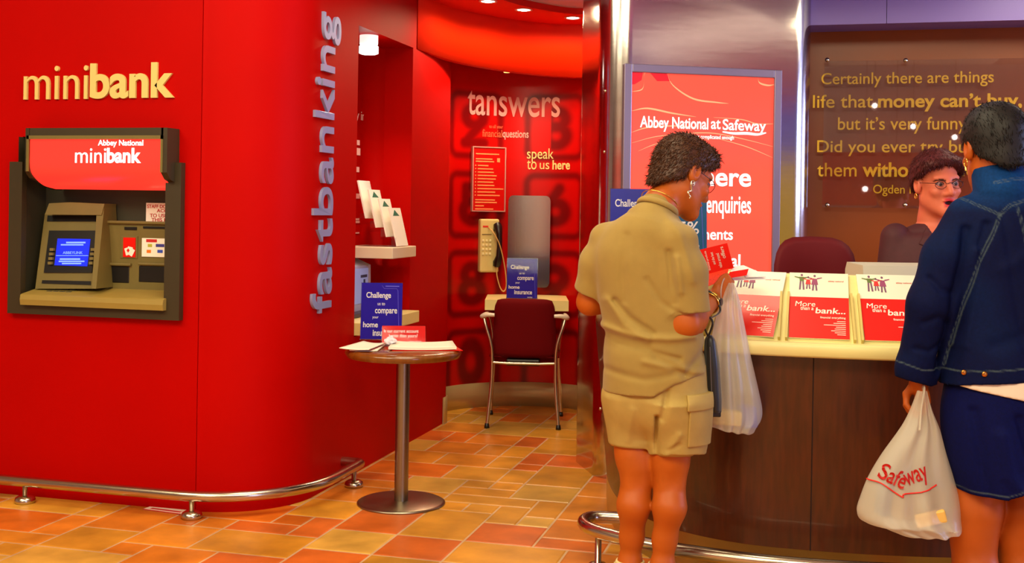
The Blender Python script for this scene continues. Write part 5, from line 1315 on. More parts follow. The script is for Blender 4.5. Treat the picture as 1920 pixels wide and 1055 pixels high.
    MB().tube([wc2+u1*(.036*math.cos(a))+u2*(.039*math.sin(a))+wd*.006*math.sin(a) for a in np.linspace(0, 2*math.pi, 37)], .003, 8).build('bracelet', GM, t)
    # leaflet held open in both hands
    lt = thing('held_leaflet', t.location, 'open red leaflet held up by the person in khaki', 'leaflet', YAW)
    def leafpage(c4, name, m, th=.0008):
        v = [np.array(p) for p in c4]; v[2] = v[1]+v[3]-v[0]; n = np.cross(v[1]-v[0], v[3]-v[0]); n /= np.linalg.norm(n); mb = MB(); 
        A_ = [tuple(p) for p in v]; B_ = [tuple(p+n*th) for p in v]; mb.add(A_+B_, [(0,3,2,1),(4,5,6,7),(0,1,5,4),(1,2,6,5),(2,3,7,6),(3,0,4,7)]); return mb.build(name, m, lt), v
    p1, v = leafpage((q(1324, 514, .235), q(1376, 502, .175), q(1360, 453, .20), q(1312, 468, .26)), 'upper_page', REDP)
    ux, uy = v[1]-v[0], v[3]-v[0]
    ff = frame3(v[0], ux, uy-ux*(uy@ux)/(ux@ux)); L = np.linalg.norm(ux); 
    mb = MB()
    fr_ = frame3(v[0]+np.array((0, -.0022, 0)), uy, -ux)   # text runs up the page
    hh = np.linalg.norm(uy)
    for k, (tx, a, b, sz) in enumerate((('financial products', .12, .9, .011), ('and the best', .30, .80, .011), ('value around', .12, .70, .013), ('offers', .45, .92, .015))):
        fl = lambda x, y, z=0: tuple(v[0]+uy*(x/hh)+ux*((.22+.2*k)-y/L)+np.array((0, -.0022, 0)))
        put(mb, tx, fl, a*hh, 0, (b-a)*hh, sz, bold=.02)
    mb.build('page_text', WHITEP, p1)
    leafpage((q(1300, 520, .28), q(1324, 514, .235), q(1312, 468, .26), q(1290, 474, .31)), 'picture_page', mat('page_photo', (150, 130, 100), .4, noise=.5, nscale=60, col2=(60, 40, 30)))
    leafpage((q(1318, 540, .16), q(1362, 524, .125), q(1376, 503, .174), q(1324, 515, .234)), 'lower_page', mat('red_print_small', (235, 60, 30), .35, noise=.2, nscale=160))
    leafpage((q(1364, 522, .13), q(1400, 516, .13), q(1380, 503, .176), q(1368, 510, .16)), 'folded_page', REDP)
    # white folded sheets fanned over the counter edge
    ws = thing('white_sheets', t.location, 'white folded sheets fanned out beyond the red leaflet above the brochures', 'paper', YAW)
    for k, c4 in enumerate(((q(1368, 526, .15), q(1446, 524, .17), q(1408, 505, .2), q(1374, 502, .19)), (q(1376, 512, .175), q(1424, 512, .19), q(1394, 499, .21), q(1378, 501, .2)), (q(1398, 522, .15), q(1436, 521, .16), q(1416, 509, .19), q(1390, 508, .19)))):
        v = [np.array(p)+np.array((0, 0, .002*k)) for p in c4]; mb = MB(); A_ = [tuple(p) for p in v]; B_ = [tuple(p+np.array((0, 0, .002))) for p in v]
        mb.add(A_+B_, [(0,3,2,1),(4,5,6,7),(0,1,5,4),(1,2,6,5),(2,3,7,6),(3,0,4,7)]); mb.build('sheet', WHITEP, ws)
    # folded black umbrella on a wrist loop
    um = thing('umbrella', t.location, 'folded black umbrella hanging by a loop from the wrist beside the bag', 'umbrella', YAW)
    dy = -.04; pts = [q(1331, 628, dy), q(1332, 642, dy), q(1335, 690, dy), q(1338, 740, dy), q(1340, 772, dy)]
    mb = MB(); k = spline(pts, 6); n = len(k); nn = 20; rows = []
    for i, p in enumerate(k):
        u = i/(n-1); r = .008+.022*min(1, u*2.2)**.7-.004*max(0, u-.8)*5
        rows.append([(p[0]+r*.8*math.cos(a)*(1+.14*math.sin(5*a+u*2)), p[1]+r*math.sin(a), p[2]) for a in np.linspace(0, 2*math.pi, nn+1)[:-1]])
    mb.grid([r+r[:1] for r in rows]); mb.add(rows[0], [tuple(range(nn))]); mb.add(rows[-1], [tuple(range(nn))]); NYL = mat('black_nylon', (12, 11, 14), .45, sheen=.2)
    fixn(mb.build('folded_canopy', NYL, um)); e = q(1342, 774, dy); MB().rbox((e[0]-.016, dy-.014, e[2]-.012), (e[0]+.016, dy+.014, e[2]+.01), .004).build('handle', BLACK, um)
    MB().tube([q(1331, 650, dy-.027), q(1333, 700, dy-.028), q(1335, 750, dy-.028)], .0018, 6).build('grey_piping', mat('umbrella_piping', (90, 80, 80), .5), um)
    w = wc-wd*.03; lp = spline([q(1328, 632, dy), q(1321, 605, dy-.02), tuple(Vector(w)+u1*.045-Vector((0, 0, .02))), tuple(Vector(w)+Vector((0, 0, .045))), tuple(Vector(w)-u1*.045-Vector((0, 0, .01))), q(1335, 600, dy-.02), q(1328, 632, dy)], 8)
    MB().tube(lp, .004, 8, flat=.5).build('wrist_loop', NYL, um)
    return q, t
KQ, KT = person_khaki()

# ------------------------------------------------------------------ carrier bags
def bag_mat(name, tint, tr):
    m = bpy.data.materials.new(name); m.use_nodes = True; n = m.node_tree.nodes; l = m.node_tree.links; b = n['Principled BSDF']
    b.inputs['Base Color'].default_value = S(tint); b.inputs['Roughness'].default_value = .32
    tl2 = n.new('ShaderNodeBsdfTranslucent'); tl2.inputs[0].default_value = S(tint); tp2 = n.new('ShaderNodeBsdfTransparent')
    m1 = n.new('ShaderNodeMixShader'); m1.inputs[0].default_value = .4; m2 = n.new('ShaderNodeMixShader'); m2.inputs[0].default_value = tr
    l.new(b.outputs[0], m1.inputs[1]); l.new(tl2.outputs[0], m1.inputs[2]); l.new(m1.outputs[0], m2.inputs[1]); l.new(tp2.outputs[0], m2.inputs[2]); l.new(m2.outputs[0], n['Material Output'].inputs[0]); return m
BAG = bag_mat('bag_film', (232, 224, 206), .42)
def carrier_bag(q, dy, left, right, depth, label, hand_pt, seed, folds=(.006, 26), name='carrier_bag', ztop_open=None):
    """left/right: outline pixels from the handles to the bottom; depth(v): half thickness"""
    t = thing(name, (*[Vector(q.loc)+Vector((*(_rot @ Vector((0, dy, 0)))[:2], 0))][0][:2], 0), label, 'bag', YAW)
    Lp = np.array(spline([q(*p, dy) for p in left], 12)); Rp = np.array(spline([q(*p, dy) for p in right], 12)); n = min(len(Lp), len(Rp))
    ii = np.linspace(0, 1, 60); Li = np.stack([np.interp(ii, np.linspace(0, 1, len(Lp)), Lp[:, k]) for k in range(3)], 1); Ri = np.stack([np.interp(ii, np.linspace(0, 1, len(Rp)), Rp[:, k]) for k in range(3)], 1)
    r = np.random.RandomState(seed); ph = r.uniform(0, 6.28, 6); am = r.uniform(.4, 1, 6)
    def surf(u, v, side):
        """u across 0..1, v down 0..1"""
        i = v*59; a = np.array([np.interp(i, np.arange(60), Li[:, k]) for k in range(3)]); b = np.array([np.interp(i, np.arange(60), Ri[:, k]) for k in range(3)])
        p = a+(b-a)*u; pr = max(0.0, 1-(2*u-1)**2)**.5
        f = sum(am[k]*math.sin((2*u-1)*(3+2.3*k)*(1+.15*math.sin(v*3+k))+ph[k]+v*(1.5-.5*k)) for k in range(6))/3
        f2 = math.sin(v*17+u*9+ph[0])*math.sin(v*7-u*14+ph[1])
        d = depth(v)*pr; return (p[0], side*(d)+(folds[0]*f*(.35+.65*min(1, v*1.6))+.004*f2)*pr**.5, p[2]-.004*f2*(v > .9))
    mb = MB(); U_ = np.linspace(0, 1, 41); V_ = np.linspace(0, 1, 60)
    for s in (-1, 1): mb.grid([[surf(u, v, s) for u in U_] for v in V_])
    mb.grid([[surf(u, 1, -1) for u in U_], [surf(u, 1, 1) for u in U_]])
    o = mb.build('bag_film', BAG, t); fixn(o, 1e-5)
    for p in o.data.polygons: p.use_smooth = True
    return t, surf
tb, s1 = carrier_bag(KQ, .10, [(1366, 530), (1352, 560), (1341, 600), (1330, 660), (1324, 730), (1322, 785), (1326, 796)], [(1376, 530), (1386, 560), (1394, 600), (1406, 660), (1422, 730), (1429, 775), (1413, 809)], lambda v: .012+.075*min(1, v*1.5)**1.2, 'white carrier bag hanging from the hand of the person in khaki', None, 5, (.016, 20))
a = KQ(1364, 530, .10)
def strap(t, pts, w, name='bag_handle'):
    mb = MB(); c = spline(pts, 8); mb.tube(c, w, 8, flat=.35); mb.build(name, BAG, t)
strap(tb, [(KQ(1352, 572, .10)-np.array((0, .10, 0))), KQ(1360, 545, .0)+np.array((0, -.02, 0)), KQ(1370, 528, .0)+np.array((0, .02, .0)), KQ(1380, 548, .0)+np.array((0, .03, 0)), KQ(1388, 580, .10)-np.array((0, .10, 0))], .007)
def in_bag(q, dy, px, py, size, m, label, name, cat, rz=.3, tilt=.2):
    p = q(px, py, dy); w = Vector(q.loc)+(_rot @ Vector((p[0], p[1], 0))); mb = MB(); mb.rbox((-size[0]/2, -size[1]/2, 0), (size[0]/2, size[1]/2, size[2]), .006)
    o = mb.build(name, m, loc=(w.x, w.y, p[2])); o.rotation_euler = (0, tilt, YAW+rz); tag(o, label, cat)
in_bag(KQ, .10, 1402, 800, (.05, .07, .075), mat('packet_blue', (70, 84, 190), .4), 'blue packet in the lower corner of the khaki person\u2019s carrier bag', 'packet', 'packet', .2, -.1)
in_bag(KQ, .10, 1362, 795, (.10, .06, .05), mat('packet_yellow', (226, 190, 70), .5), 'yellow packet at the bottom of the khaki person\u2019s carrier bag', 'packet', 'packet', -.1, .05)
# ------------------------------------------------------------------ the customer in denim, back turned, with a carrier bag
def polyd(p, pts):
    d = np.full(len(p), 9.0)
    for a, b in zip(pts[:-1], pts[1:]):
        a, b = np.asarray(a)[[0, 2]], np.asarray(b)[[0, 2]]; ab = b-a; v = p[:, [0, 2]]-a; tt = np.clip(v@ab/(ab@ab), 0, 1); d = np.minimum(d, np.linalg.norm(v-tt[:, None]*ab, axis=1))
    return d
def person_denim():
    q = Px(1893, 3.5)
    t = thing('person', q.loc, 'person in a dark denim jacket and skirt, back turned, holding a carrier bag', 'person', YAW)
    head = Head(q(1863, 278, .03), (-.06, 1, -.12), 0, 1.08, neck=(0, -.035, -.13))
    nb = q(1880, 352, -.01)
    by = math.radians(4)
    shL, shR = q(1812, 404, .0), q(1992, 398, .0); elL, wrL = q(1738, 560, -.02), q(1723, 712, .03); elR, wrR = q(2035, 560, -.01), q(2040, 700, .10)
    def rg(py, pl, pr, dep, dy=0.0): a, b = q(pl, py, dy), q(pr, py, dy); return (a[2], (a[0]+b[0])/2, dy, (b[0]-a[0])/2, dep)
    tor = loft([rg(352, 1850, 1920, .06, .0), rg(378, 1825, 1965, .09), rg(430, 1800, 1995, .12), rg(520, 1790, 1996, .125), rg(640, 1795, 1990, .12), rg(740, 1785, 2000, .14), rg(840, 1785, 2000, .15)], by)
    kn, an = [q(1826, 1010, .0), q(1912, 1010, .02)], [q(1835, 1210, .0), q(1912, 1210, .03)]; hp = [q(1838, 830, 0), q(1945, 830, .0)]
    def leg(hp, kn, an, sg):
        calf = kn+(an-kn)*.33+np.array((sg*.004, -.022, 0)); heel = np.array((an[0], an[1]-.03, .04)); toe = np.array((an[0]+sg*.015, an[1]+.15, .03))
        th = chain([hp, kn+(hp-kn)*.3, kn+np.array((0, 0, .02)), kn+np.array((0, 0, -.05))], (.085, .073, .064, .057), .03)
        return U([th, chain([kn+np.array((0, 0, -.03)), calf, kn+(an-kn)*.7, an, heel], (.057, .063, .045, .036, .034), .03), rc(heel, toe, .034, .024), rc(an, toe, .033, .026)], .03)
    W = wrL; kk = [q(1731, 727, .015), q(1736, 729, .0), q(1737, 730, -.018), q(1735, 729, -.034)]
    kk = [W+np.array((.012, .034, -.060)), W+np.array((.018, .012, -.066)), W+np.array((.018, -.010, -.066)), W+np.array((.013, -.030, -.060))]
    tp = []
    for k in kk: a = k+np.array((-.004, .0, -.032)); b = a+np.array((-.024, 0, -.010)); c = b+np.array((-.014, 0, .018)); tp.append([a, b, c])
    hand = hand_shape(W, kk, tp, [W+np.array((-.012, .014, -.02)), W+np.array((-.028, .026, -.048)), W+np.array((-.032, .018, -.078))])
    kr = [wrR+np.array((-.03+.02*i, .05, -.05)) for i in range(4)]
    handr = hand_shape(wrR, kr, [[k+np.array((0, .03, -.02)), k+np.array((0, .04, -.045)), k+np.array((0, .03, -.065))] for k in kr], [wrR+np.array((-.025, .02, -.01)), wrR+np.array((-.045, .05, -.03)), wrR+np.array((-.04, .07, -.05))])
    body = U([tor, rc(nb, head.at((0, -.045, -.13)), .056, .054)], .04)
    body = U([body, chain([shL, elL, wrL], (.05, .042, .027), .03), chain([shR, elR, wrR], (.05, .042, .027), .03), leg(hp[0], kn[0], an[0], -1), leg(hp[1], kn[1], an[1], 1)], .02)
    body = U([body, hand, handr], .012); body = U([body, head.face()], .02)
    vs, fs = sd_mesh(body, (-.40, -.26, -.02), (.40, .34, 1.74), .0045)
    mk_mesh('body', vs, fs, SKIN_T, t, skin_cols(vs, (170, 78, 16), head, (150, 60, 50)))
    # jacket
    st = loft([rg(352, 1845, 1925, .068), rg(366, 1822, 1960, .09), rg(385, 1802, 1985, .115), rg(430, 1788, 2000, .14), rg(520, 1782, 2008, .148), rg(620, 1775, 2006, .150), rg(690, 1762, 2010, .162), rg(740, 1757, 2012, .166)], by)
    c0 = q(1716, 724, .03)
    slL = chain([q(1817, 408, 0), q(1776, 482, -.01), q(1746, 570, -.02), q(1718, 690, .02), q(1712, 745, .03)], (.066, .070, .068, .056, .054), .03); slL = both(slL, plane(q(1712, 713, .03), np.array((-.22, .0, -1.0))))
    slR = chain([q(1988, 402, 0), q(2025, 480, 0), q(2040, 570, 0), q(2042, 690, .08), q(2042, 740, .11)], (.066, .070, .066, .056, .054), .03); slR = both(slR, plane(q(2040, 690, .09), (0, .3, -1)))
    n1, n2 = wob(31, 20, (1, 1, .7)), wob(37, 50, (1, 1, .6))
    C = lambda *a: [q(x, y) for x, y in a]
    cre = [(C((1795, 430), (1768, 560), (1752, 690)), .012, .016), (C((1826, 420), (1800, 540), (1776, 660), (1762, 716)), .012, .012), (C((1810, 470), (1800, 560), (1785, 640)), .014, -.010), (C((1730, 520), (1745, 540), (1765, 545)), .010, .008), (C((1720, 600), (1740, 590), (1760, 600)), .012, .007), (C((1710, 650), (1730, 655), (1752, 640)), .010, .007),
           (C((1850, 500), (1880, 480), (1920, 440)), .02, -.006), (C((1830, 640), (1880, 620), (1920, 600)), .02, .007), (C((1850, 400), (1862, 520), (1885, 690)), .010, .004)]
    hem = plane(q(1880, 708, -.16), (.0, .0, -1))
    hem = lambda p: q(1745, 722)[2]-p[:, 2]+np.interp(p[:, 0], [q(x, 700)[0] for x in (1745, 1800, 1880, 1960)], [0, .021, .034, .034])
    neckax = nb+np.array((-.025, .0, .0)); nkc = rc(q(1868, 287, .0), q(1864, 200, .02), .064, .064)
    cov = U([tor, both(chain([shL, elL, wrL], (.05, .042, .027), .03), plane(q(1714, 700, .03), (-.2, 0, -1)))], .02)
    col0 = both(rc(q(1882, 362, -.015), q(1868, 318, .012), .088, .074), plane(q(1868, 309, -.04), (-.12, .12, 1)))
    col = col0 if True else loft([(q(1880, 345)[2], q(1878, 345)[0], .0, .078, .085), (q(1880, 322)[2], q(1872, 322)[0], .005, .071, .078), (q(1880, 303)[2], q(1868, 303)[0], .01, .068, .076)], by)
    def jac(p):
        d = smin(st(p), smin(slL(p), slR(p), .02), .022); bk = p[:, 1] < .06
        for pts, w, a in cre: d = d+a*np.exp(-(polyd(p, pts)/w)**2)*bk
        d = d+.005*n1(p)+.0018*n2(p); d = np.minimum(d, cov(p)-.006)
        d = smin(d, col(p), .016)
        d = np.maximum(d, hem(p)); return np.maximum(d, -nkc(p))
    seams = [C((1845, 404), (1812, 490), (1788, 580), (1766, 680)), C((1876, 388), (1884, 440), (1893, 520), (1902, 600), (1908, 690)), C((1793, 367), (1816, 384), (1846, 402)), C((1846, 402), (1866, 384), (1890, 377), (1990, 372)), C((1846, 343), (1880, 336), (1930, 338)), C((1958, 388), (1950, 520), (1940, 690))]
    band = C((1745, 690), (1800, 686), (1880, 678), (1990, 676)); cuffl = C((1682, 676), (1720, 690), (1752, 690))
    vs, fs = sd_mesh(jac, (-.44, -.28, .78), (.44, .26, 1.60), .0045)
    base, thr, upper_teal = np.array(S((2, 9, 50))[:3]), np.array(S((84, 100, 104))[:3]), np.array(S((8, 58, 116))[:3])
    c = np.tile(base, (len(vs), 1)); wn = wob(51, 30)(vs); up = np.clip((vs[:, 2]-q(1880, 400)[2])/.08, 0, 1)*.75; k = np.clip(up+.12*wn, 0, 1)[:, None]; c = c*(1-k)+upper_teal*k  # teal mixed in towards the shoulders
    for pts in seams:
        d = polyd(vs, pts); m = np.clip(1-np.abs(d-.0030)/.0022, 0, 1)*(vs[:, 1] < .03)*.5; c = c*(1-m[:, None])+thr*m[:, None]
    for pts in (band, cuffl): d = polyd(vs, pts); m = np.clip(1-d/.003, 0, 1)*(vs[:, 1] < .05)*.6; c = c*(1-m[:, None])+thr*m[:, None]
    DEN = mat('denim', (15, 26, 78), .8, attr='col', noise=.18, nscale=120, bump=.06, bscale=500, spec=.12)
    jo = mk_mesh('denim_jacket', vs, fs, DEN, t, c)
    for px in (1808, 1837):
        p = q(px, 698, -.1); o = MB().lathe([(0, .006), (.006, .006), (.0085, .004), (.0085, 0), (0, 0)], 18).build('metal_button', mat('copper_button', (196, 130, 60), .3, 1.0), jo)
        yy = [y for y in np.linspace(-.3, 0, 200) if jac(np.array([[p[0], y, p[2]]]))[0] < 0]; o.location = (p[0], (yy[0] if yy else -.15)-.001, p[2]); o.rotation_euler = (math.pi/2, 0, 0)
    # white shirt tail
    shz = lambda p: np.interp(p[:, 0], [q(x, 700)[0] for x in (1745, 1800, 1880, 1990)], [q(1880, y, -.15)[2] for y in (722, 736, 751, 756)])
    tail = loft([rg(660, 1772, 2000, .15), rg(760, 1762, 2006, .166)], by); n3 = wob(61, 40, (1, 1, .2))
    f = lambda p: np.maximum(np.maximum(tail(p)+.004*n3(p), shz(p)-p[:, 2]), -hem(p)-.010)
    vs, fs = sd_mesh(f, (-.3, -.26, .70), (.3, .26, .92), .005); mk_mesh('shirt_tail', vs, fs, mat('white_cotton', (222, 206, 186), .8), t)
    # skirt
    sk = loft([rg(715, 1776, 1996, .148), rg(780, 1768, 2004, .160), rg(860, 1776, 2000, .168), rg(945, 1796, 1976, .172)], by); m1, m2 = wob(71, 16, (1, 1, .5)), wob(77, 45, (1, 1, .5))
    hz = lambda p: np.interp(p[:, 0], [q(x, 900)[0] for x in (1780, 1800, 1850, 1885, 1920, 1980)], [q(1880, y, -.15)[2] for y in (934, 938, 938, 917, 925, 938)])
    sc_ = [(C((1840, 800), (1850, 870), (1880, 915)), .02, -.012), (C((1870, 770), (1890, 850), (1885, 915)), .016, .012), (C((1800, 760), (1812, 860), (1830, 930)), .014, .008)]
    def skirt(p):
        d = sk(p)
        for pts, w, a in sc_: d = d+a*np.exp(-(polyd(p, pts)/w)**2)*(p[:, 1] < 0)
        return np.maximum(d+.006*m1(p)+.002*m2(p), hz(p)-p[:, 2])
    vs, fs = sd_mesh(skirt, (-.30, -.26, .42), (.30, .26, .88), .0045)
    c = np.tile(np.array(S((2, 7, 62))[:3]), (len(vs), 1)); e = np.abs(vs[:, 2]-hz(vs)-.012); m = np.clip(1-e/.003, 0, 1)*.5; c = c*(1-m[:, None])+thr*m[:, None]
    mk_mesh('denim_skirt', vs, fs, DEN, t, c)
    for a in an:
        sh = both(U([rc((a[0], a[1]-.03, .045), (a[0], a[1]+.15, .035), .046, .036), rc((a[0], a[1], .08), (a[0], a[1]+.1, .04), .04, .03)], .03), plane((0, 0, .09), (0, 0, 1)))
        vs, fs = sd_mesh(sh, (a[0]-.09, a[1]-.12, -.02), (a[0]+.09, a[1]+.25, .14), .005); vs[:, 2] = np.maximum(vs[:, 2], .001); mk_mesh('shoe', vs, fs, mat('shoe_dark', (40, 30, 26), .5), t)
    hf = head.hair(.010, seed=8, rough=.0012, slope=.62, z0=-.008, extra=(ell((0, -.062, -.055), (.052, .04, .05)),))
    hair_obj('hair', hf, head.c-.17, head.c+.17, .0042, mat('hair_dark', (24, 20, 20), .55, noise=.4, nscale=60, spec=.3), t, head, 9000, .02, 12, lift=.10, rnd=.2, width=.0012)
    g = lambda *v: tuple(head.at(v))
    mb = MB(); mb.tube([g(-.086, -.006+.010*math.cos(a), -.044+.012*math.sin(a)) for a in np.linspace(0, 6.28, 24)], .002, 6); mb.tube([g(-.086, -.004, -.056), g(-.086, -.006, -.066)], .004, 8); mb.build('earring', mat('gold_metal', (230, 190, 90), .2, 1.0), t)
    return q, t
DQ, DT = person_denim()
def prof(v): return .010+.105*min(1, v*1.25)**1.1
DYB = -.005
tb2, s2 = carrier_bag(DQ, DYB, [(1720, 732), (1708, 765), (1690, 800), (1652, 855), (1626, 900), (1613, 935), (1607, 960), (1616, 975), (1640, 980), (1672, 994)], [(1738, 732), (1748, 770), (1762, 805), (1774, 850), (1786, 890), (1794, 920), (1798, 945), (1799, 968), (1799, 980), (1798, 987)], prof, 'white carrier bag with red lettering hanging from the hand of the customer in denim', None, 11, (.014, 20))
# lettering on the bag
RBL = mat('bag_red', (214, 26, 16), .45)
def on_bag(px, py, o=.004):
    """a point on the near side of the bag under a pixel"""
    p = DQ(px, py, DYB-.06); best = None; w = Vector(tb2.location)
    lo, hi = 0.0, 1.0
    for v in np.linspace(.05, 1, 60):
        a, b = s2(0, v, -1), s2(1, v, -1); zt_ = (a[2]+b[2])/2
        e = abs(zt_-p[2]); 
        if best is None or e < best[0]: best = (e, v, a, b)
    _, v, a, b = best; u = (p[0]-a[0])/(b[0]-a[0]); s = s2(min(max(u, 0), 1), v, -1); return (p[0], s[1]-o, p[2])
def bag_word(name, tx, x0, y0, x1, y1, h, bold):
    vs, fs = fit(tx, 1.0, 1.0, bold, .0005, .15, ref='l' if 'f' in tx else None); P0, P1 = np.array((x0, y0)), np.array((x1, y1)); ax_ = P1-P0; nx_ = np.array((ax_[1], -ax_[0]))/np.linalg.norm(ax_)
    mb = MB(); mb.add([on_bag(*(P0+ax_*x+nx_*h*y)) for x, y, z in vs], fs); mb.build(name, RBL, tb2)
bag_word('bag_lettering', 'Safe', 1650, 897, 1692, 916, 30, .012); bag_word('bag_lettering', 'way', 1706, 920, 1747, 902, 32, .012)
def bag_line(pts, w):
    mb = MB(); mb.tube([on_bag(a, b, .003) for a, b in spline(pts, 10)], w, 6, flat=1); mb.build('bag_stroke', RBL, tb2)
bag_line([(1636, 905), (1654, 907), (1675, 921), (1689, 929), (1692, 924), (1715, 922), (1740, 916), (1757, 909)], .0022)
strap(tb2, [tuple(DQ(1712, 800, DYB)+np.array((0, -.05, 0))), tuple(DQ(1719, 765, DYB)+np.array((0, -.03, 0))), tuple(DQ(1727, 736, DYB)+np.array((0, -.02, .012))), tuple(DQ(1733, 738, DYB)+np.array((.0, .02, .008))), tuple(DQ(1752, 790, DYB)+np.array((0, .04, 0)))], .008)
in_bag(DQ, DYB, 1712, 970, (.16, .09, .10), mat('carton_white', (150, 120, 84), .5), 'pale carton standing inside the lettered carrier bag', 'carton', 'carton', .3, .12)
in_bag(DQ, DYB-.075, 1748, 984, (.09, .02, .04), mat('packet_gold', (226, 182, 90), .4), 'golden packet in the bottom corner of the lettered carrier bag', 'packet', 'packet', -.1, -.25)
in_bag(DQ, DYB, 1656, 966, (.04, .05, .10), mat('packet_grey', (96, 104, 130), .4), 'grey packet standing at the near end inside the lettered carrier bag', 'packet', 'packet', .2, .1)

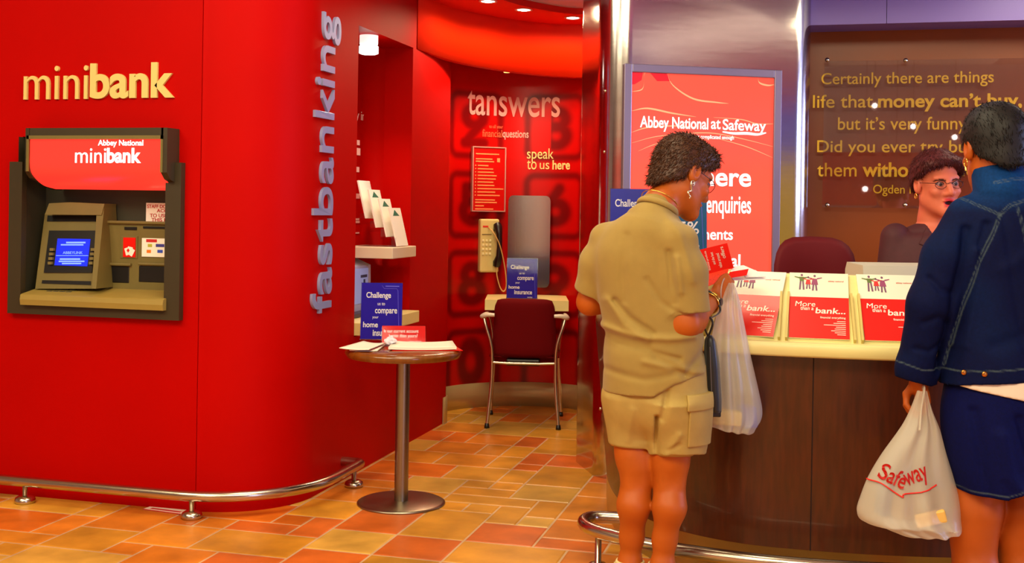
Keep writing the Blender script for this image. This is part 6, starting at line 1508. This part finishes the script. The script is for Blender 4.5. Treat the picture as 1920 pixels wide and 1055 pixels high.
# ------------------------------------------------------------------ the clerk behind the counter
def person_clerk():
    q = Px(1748, 4.92)
    t = thing('person', q.loc, 'clerk in a dark plum jacket and spectacles talking behind the counter', 'person', YAW)
    head = Head(q(1757, 344, -.03), (.13, -1, -.02), math.radians(3), 1.09, .0065)
    nb = q(1752, 424, .02); by = math.radians(-6)
    def rg(py, pl, pr, dep, dy=0.0): a, b = q(pl, py, dy), q(pr, py, dy); return (a[2], (a[0]+b[0])/2, dy, (b[0]-a[0])/2, dep)
    shA, shB = q(1680, 446, .02), q(1826, 446, .03); elA, wrA = q(1664, 555, .02), q(1700, 560, -.16); elB, wrB = q(1842, 555, .03), q(1800, 566, -.16)
    tor = loft([rg(415, 1730, 1774, .055, .02), rg(436, 1692, 1814, .085, .02), rg(480, 1676, 1832, .11), rg(560, 1684, 1824, .11), rg(640, 1682, 1828, .12), rg(740, 1676, 1834, .125)], by)
    def hnd(w, s):
        k = [w+np.array((s*.03-s*.02*i, -.06, -.01)) for i in range(4)]
        return hand_shape(w, k, [[a+np.array((0, -.03, -.008)), a+np.array((0, -.05, -.022)), a+np.array((0, -.06, -.036))] for a in k], [w+np.array((s*.025, -.02, 0)), w+np.array((s*.045, -.05, -.008)), w+np.array((s*.04, -.075, -.018))])
    legs = [chain([q(1720, 740), np.array((q(1720, 740)[0], .0, .48)), np.array((q(1720, 740)[0], .02, .08))], (.085, .06, .045), .03), chain([q(1788, 740), np.array((q(1788, 740)[0], .0, .48)), np.array((q(1788, 740)[0], .02, .08))], (.085, .06, .045), .03)]
    body = U([tor, rc(nb, head.at((0, -.045, -.13)), .05, .05)], .035)
    body = U([body, chain([shA, elA, wrA], (.048, .04, .026), .03), chain([shB, elB, wrB], (.048, .04, .026), .03)]+legs, .02)
    body = U([body, hnd(wrA, 1), hnd(wrB, -1)], .012); body = U([body, head.face()], .02)
    vs, fs = sd_mesh(body, (-.30, -.30, .02), (.30, .24, 1.70), .0042)
    mk_mesh('body', vs, fs, SKIN_T, t, skin_cols(vs, (216, 112, 84), head, (200, 40, 60)))
    st = loft([rg(424, 1724, 1784, .068, .02), rg(434, 1694, 1812, .09, .02), rg(450, 1672, 1836, .115, .01), rg(500, 1660, 1848, .135), rg(580, 1668, 1842, .138), rg(660, 1664, 1846, .145), rg(740, 1660, 1850, .15)], by)
    slA = both(chain([shA, elA, wrA], (.062, .056, .042), .03), plane(wrA+np.array((0, .02, 0)), (wrA-elA))); slB = both(chain([shB, elB, wrB], (.062, .056, .042), .03), plane(wrB+np.array((0, .02, 0)), (wrB-elB)))
    n1 = wob(81, 22); vee = [q(1746, 400), q(1738, 430), q(1752, 486)]
    cone = lambda p: np.maximum(np.maximum(np.abs(p[:, 0]-np.interp(p[:, 2], [q(1752, 500)[2], q(1752, 410)[2]], [q(1762, 500)[0], q(1754, 410)[0]]))-np.clip((p[:, 2]-q(1752, 498)[2])*.30, -.2, .06), p[:, 1]-.0), q(1752, 500)[2]-p[:, 2])
    nkc = rc(q(1753, 412, .02), q(1760, 330, .0), .056, .056)
    cov = lambda p: np.maximum(tor(p), -cone(p))-.006
    def jac(p):
        d = smin(st(p), smin(slA(p), slB(p), .02), .02)+.004*n1(p)
        d = np.minimum(d, cov(p)); d = np.maximum(d, -cone(p)); return np.maximum(d, -nkc(p))
    PL = mat('plum_wool', (72, 26, 34), .75, noise=.08, nscale=40, bump=.04, bscale=300)
    vs, fs = sd_mesh(jac, (-.30, -.28, .62), (.30, .24, 1.46), .0045); jo = mk_mesh('jacket', vs, fs, PL, t)
    # lapels: raised flaps either side of the opening
    def lap(s):
        pts = [q(1753+s*22, 424), q(1753+s*44, 456), q(1753+s*30, 462), q(1753+s*42, 474), q(1760+s*6, 520), q(1760+s*4, 500)]
        poly = np.array([(p[0], p[2]) for p in pts]); 
        def inside(p):
            d = np.full(len(p), 9.0); ins = np.zeros(len(p), bool); x, z = p[:, 0], p[:, 2]
            for i in range(len(poly)):
                a, b = poly[i], poly[(i+1) % len(poly)]; ab = b-a; v = np.stack([x-a[0], z-a[1]], 1); tt = np.clip(v@ab/(ab@ab), 0, 1); d = np.minimum(d, np.linalg.norm(v-tt[:, None]*ab, axis=1))
                c_ = ((a[1] > z) != (b[1] > z)) & (x < (b[0]-a[0])*(z-a[1])/(b[1]-a[1]+1e-12)+a[0]); ins ^= c_
            return np.where(ins, -d, d)
        f = lambda p: np.maximum(np.maximum(jac(p)-.008, inside(p)), p[:, 1]+.02)
        vs, fs = sd_mesh(f, (-.2, -.26, 1.0), (.2, .06, 1.42), .004); mk_mesh('lapel', vs, fs, PL, jo)
    lap(-1); lap(1)
    blo = both(grow(tor, .004), lambda p: np.maximum(cone(p)-.02, p[:, 2]-q(1752, 470)[2])); vs, fs = sd_mesh(blo, (-.2, -.2, 1.0), (.2, .1, 1.36), .005); mk_mesh('blouse', vs, fs, mat('blouse_dark', (50, 12, 40), .6), t)
    trs = lambda p: np.maximum(U([grow(legs[0], .02), grow(legs[1], .02)], .03)(p), .10-p[:, 2]); f = both(trs, plane((0, 0, .80), (0, 0, 1)))
    vs, fs = sd_mesh(f, (-.3, -.2, .06), (.3, .2, .84), .008); mk_mesh('trousers', vs, fs, mat('trouser_dark', (40, 18, 26), .8), t)
    for x in (q(1720, 740)[0], q(1788, 740)[0]):
        sh = U([rc((x, .04, .045), (x, -.13, .035), .04, .034), rc((x, .03, .08), (x, -.06, .04), .038, .03)], .03); vs, fs = sd_mesh(sh, (x-.08, -.2, -.02), (x+.08, .12, .15), .006); vs[:, 2] = np.maximum(vs[:, 2], .001); mk_mesh('shoe', vs, fs, mat('shoe_dark', (40, 30, 26), .5), t)
    hf = head.hair(.016, seed=14, rough=.0015, slope=.55, z0=.022, extra=(ell((-.06, .045, .05), (.03, .035, .045)), ell((.06, .045, .05), (.03, .035, .045)), ell((0, .072, .078), (.055, .022, .02))))
    hair_obj('hair', hf, head.c-.17, head.c+.17, .004, mat('hair_auburn', (84, 32, 34), .5, noise=.35, nscale=60, spec=.25), t, head, 8000, .026, 21, lift=.12, down=(0, .3, -1), rnd=.2, width=.0012)
    glasses(head, t, mat('dark_wire', (50, 30, 40), .3, .6), ACR)
    g = lambda *v: tuple(head.at(v))
    for s in (-1, 1): mb = MB(); mb.tube([g(s*.086, -.006+.008*math.cos(a), -.046+.010*math.sin(a)) for a in np.linspace(0, 6.28, 24)], .0028, 6); mb.build('earring', mat('gold_metal', (230, 190, 90), .2, 1.0), t)
    return q, t
person_clerk()
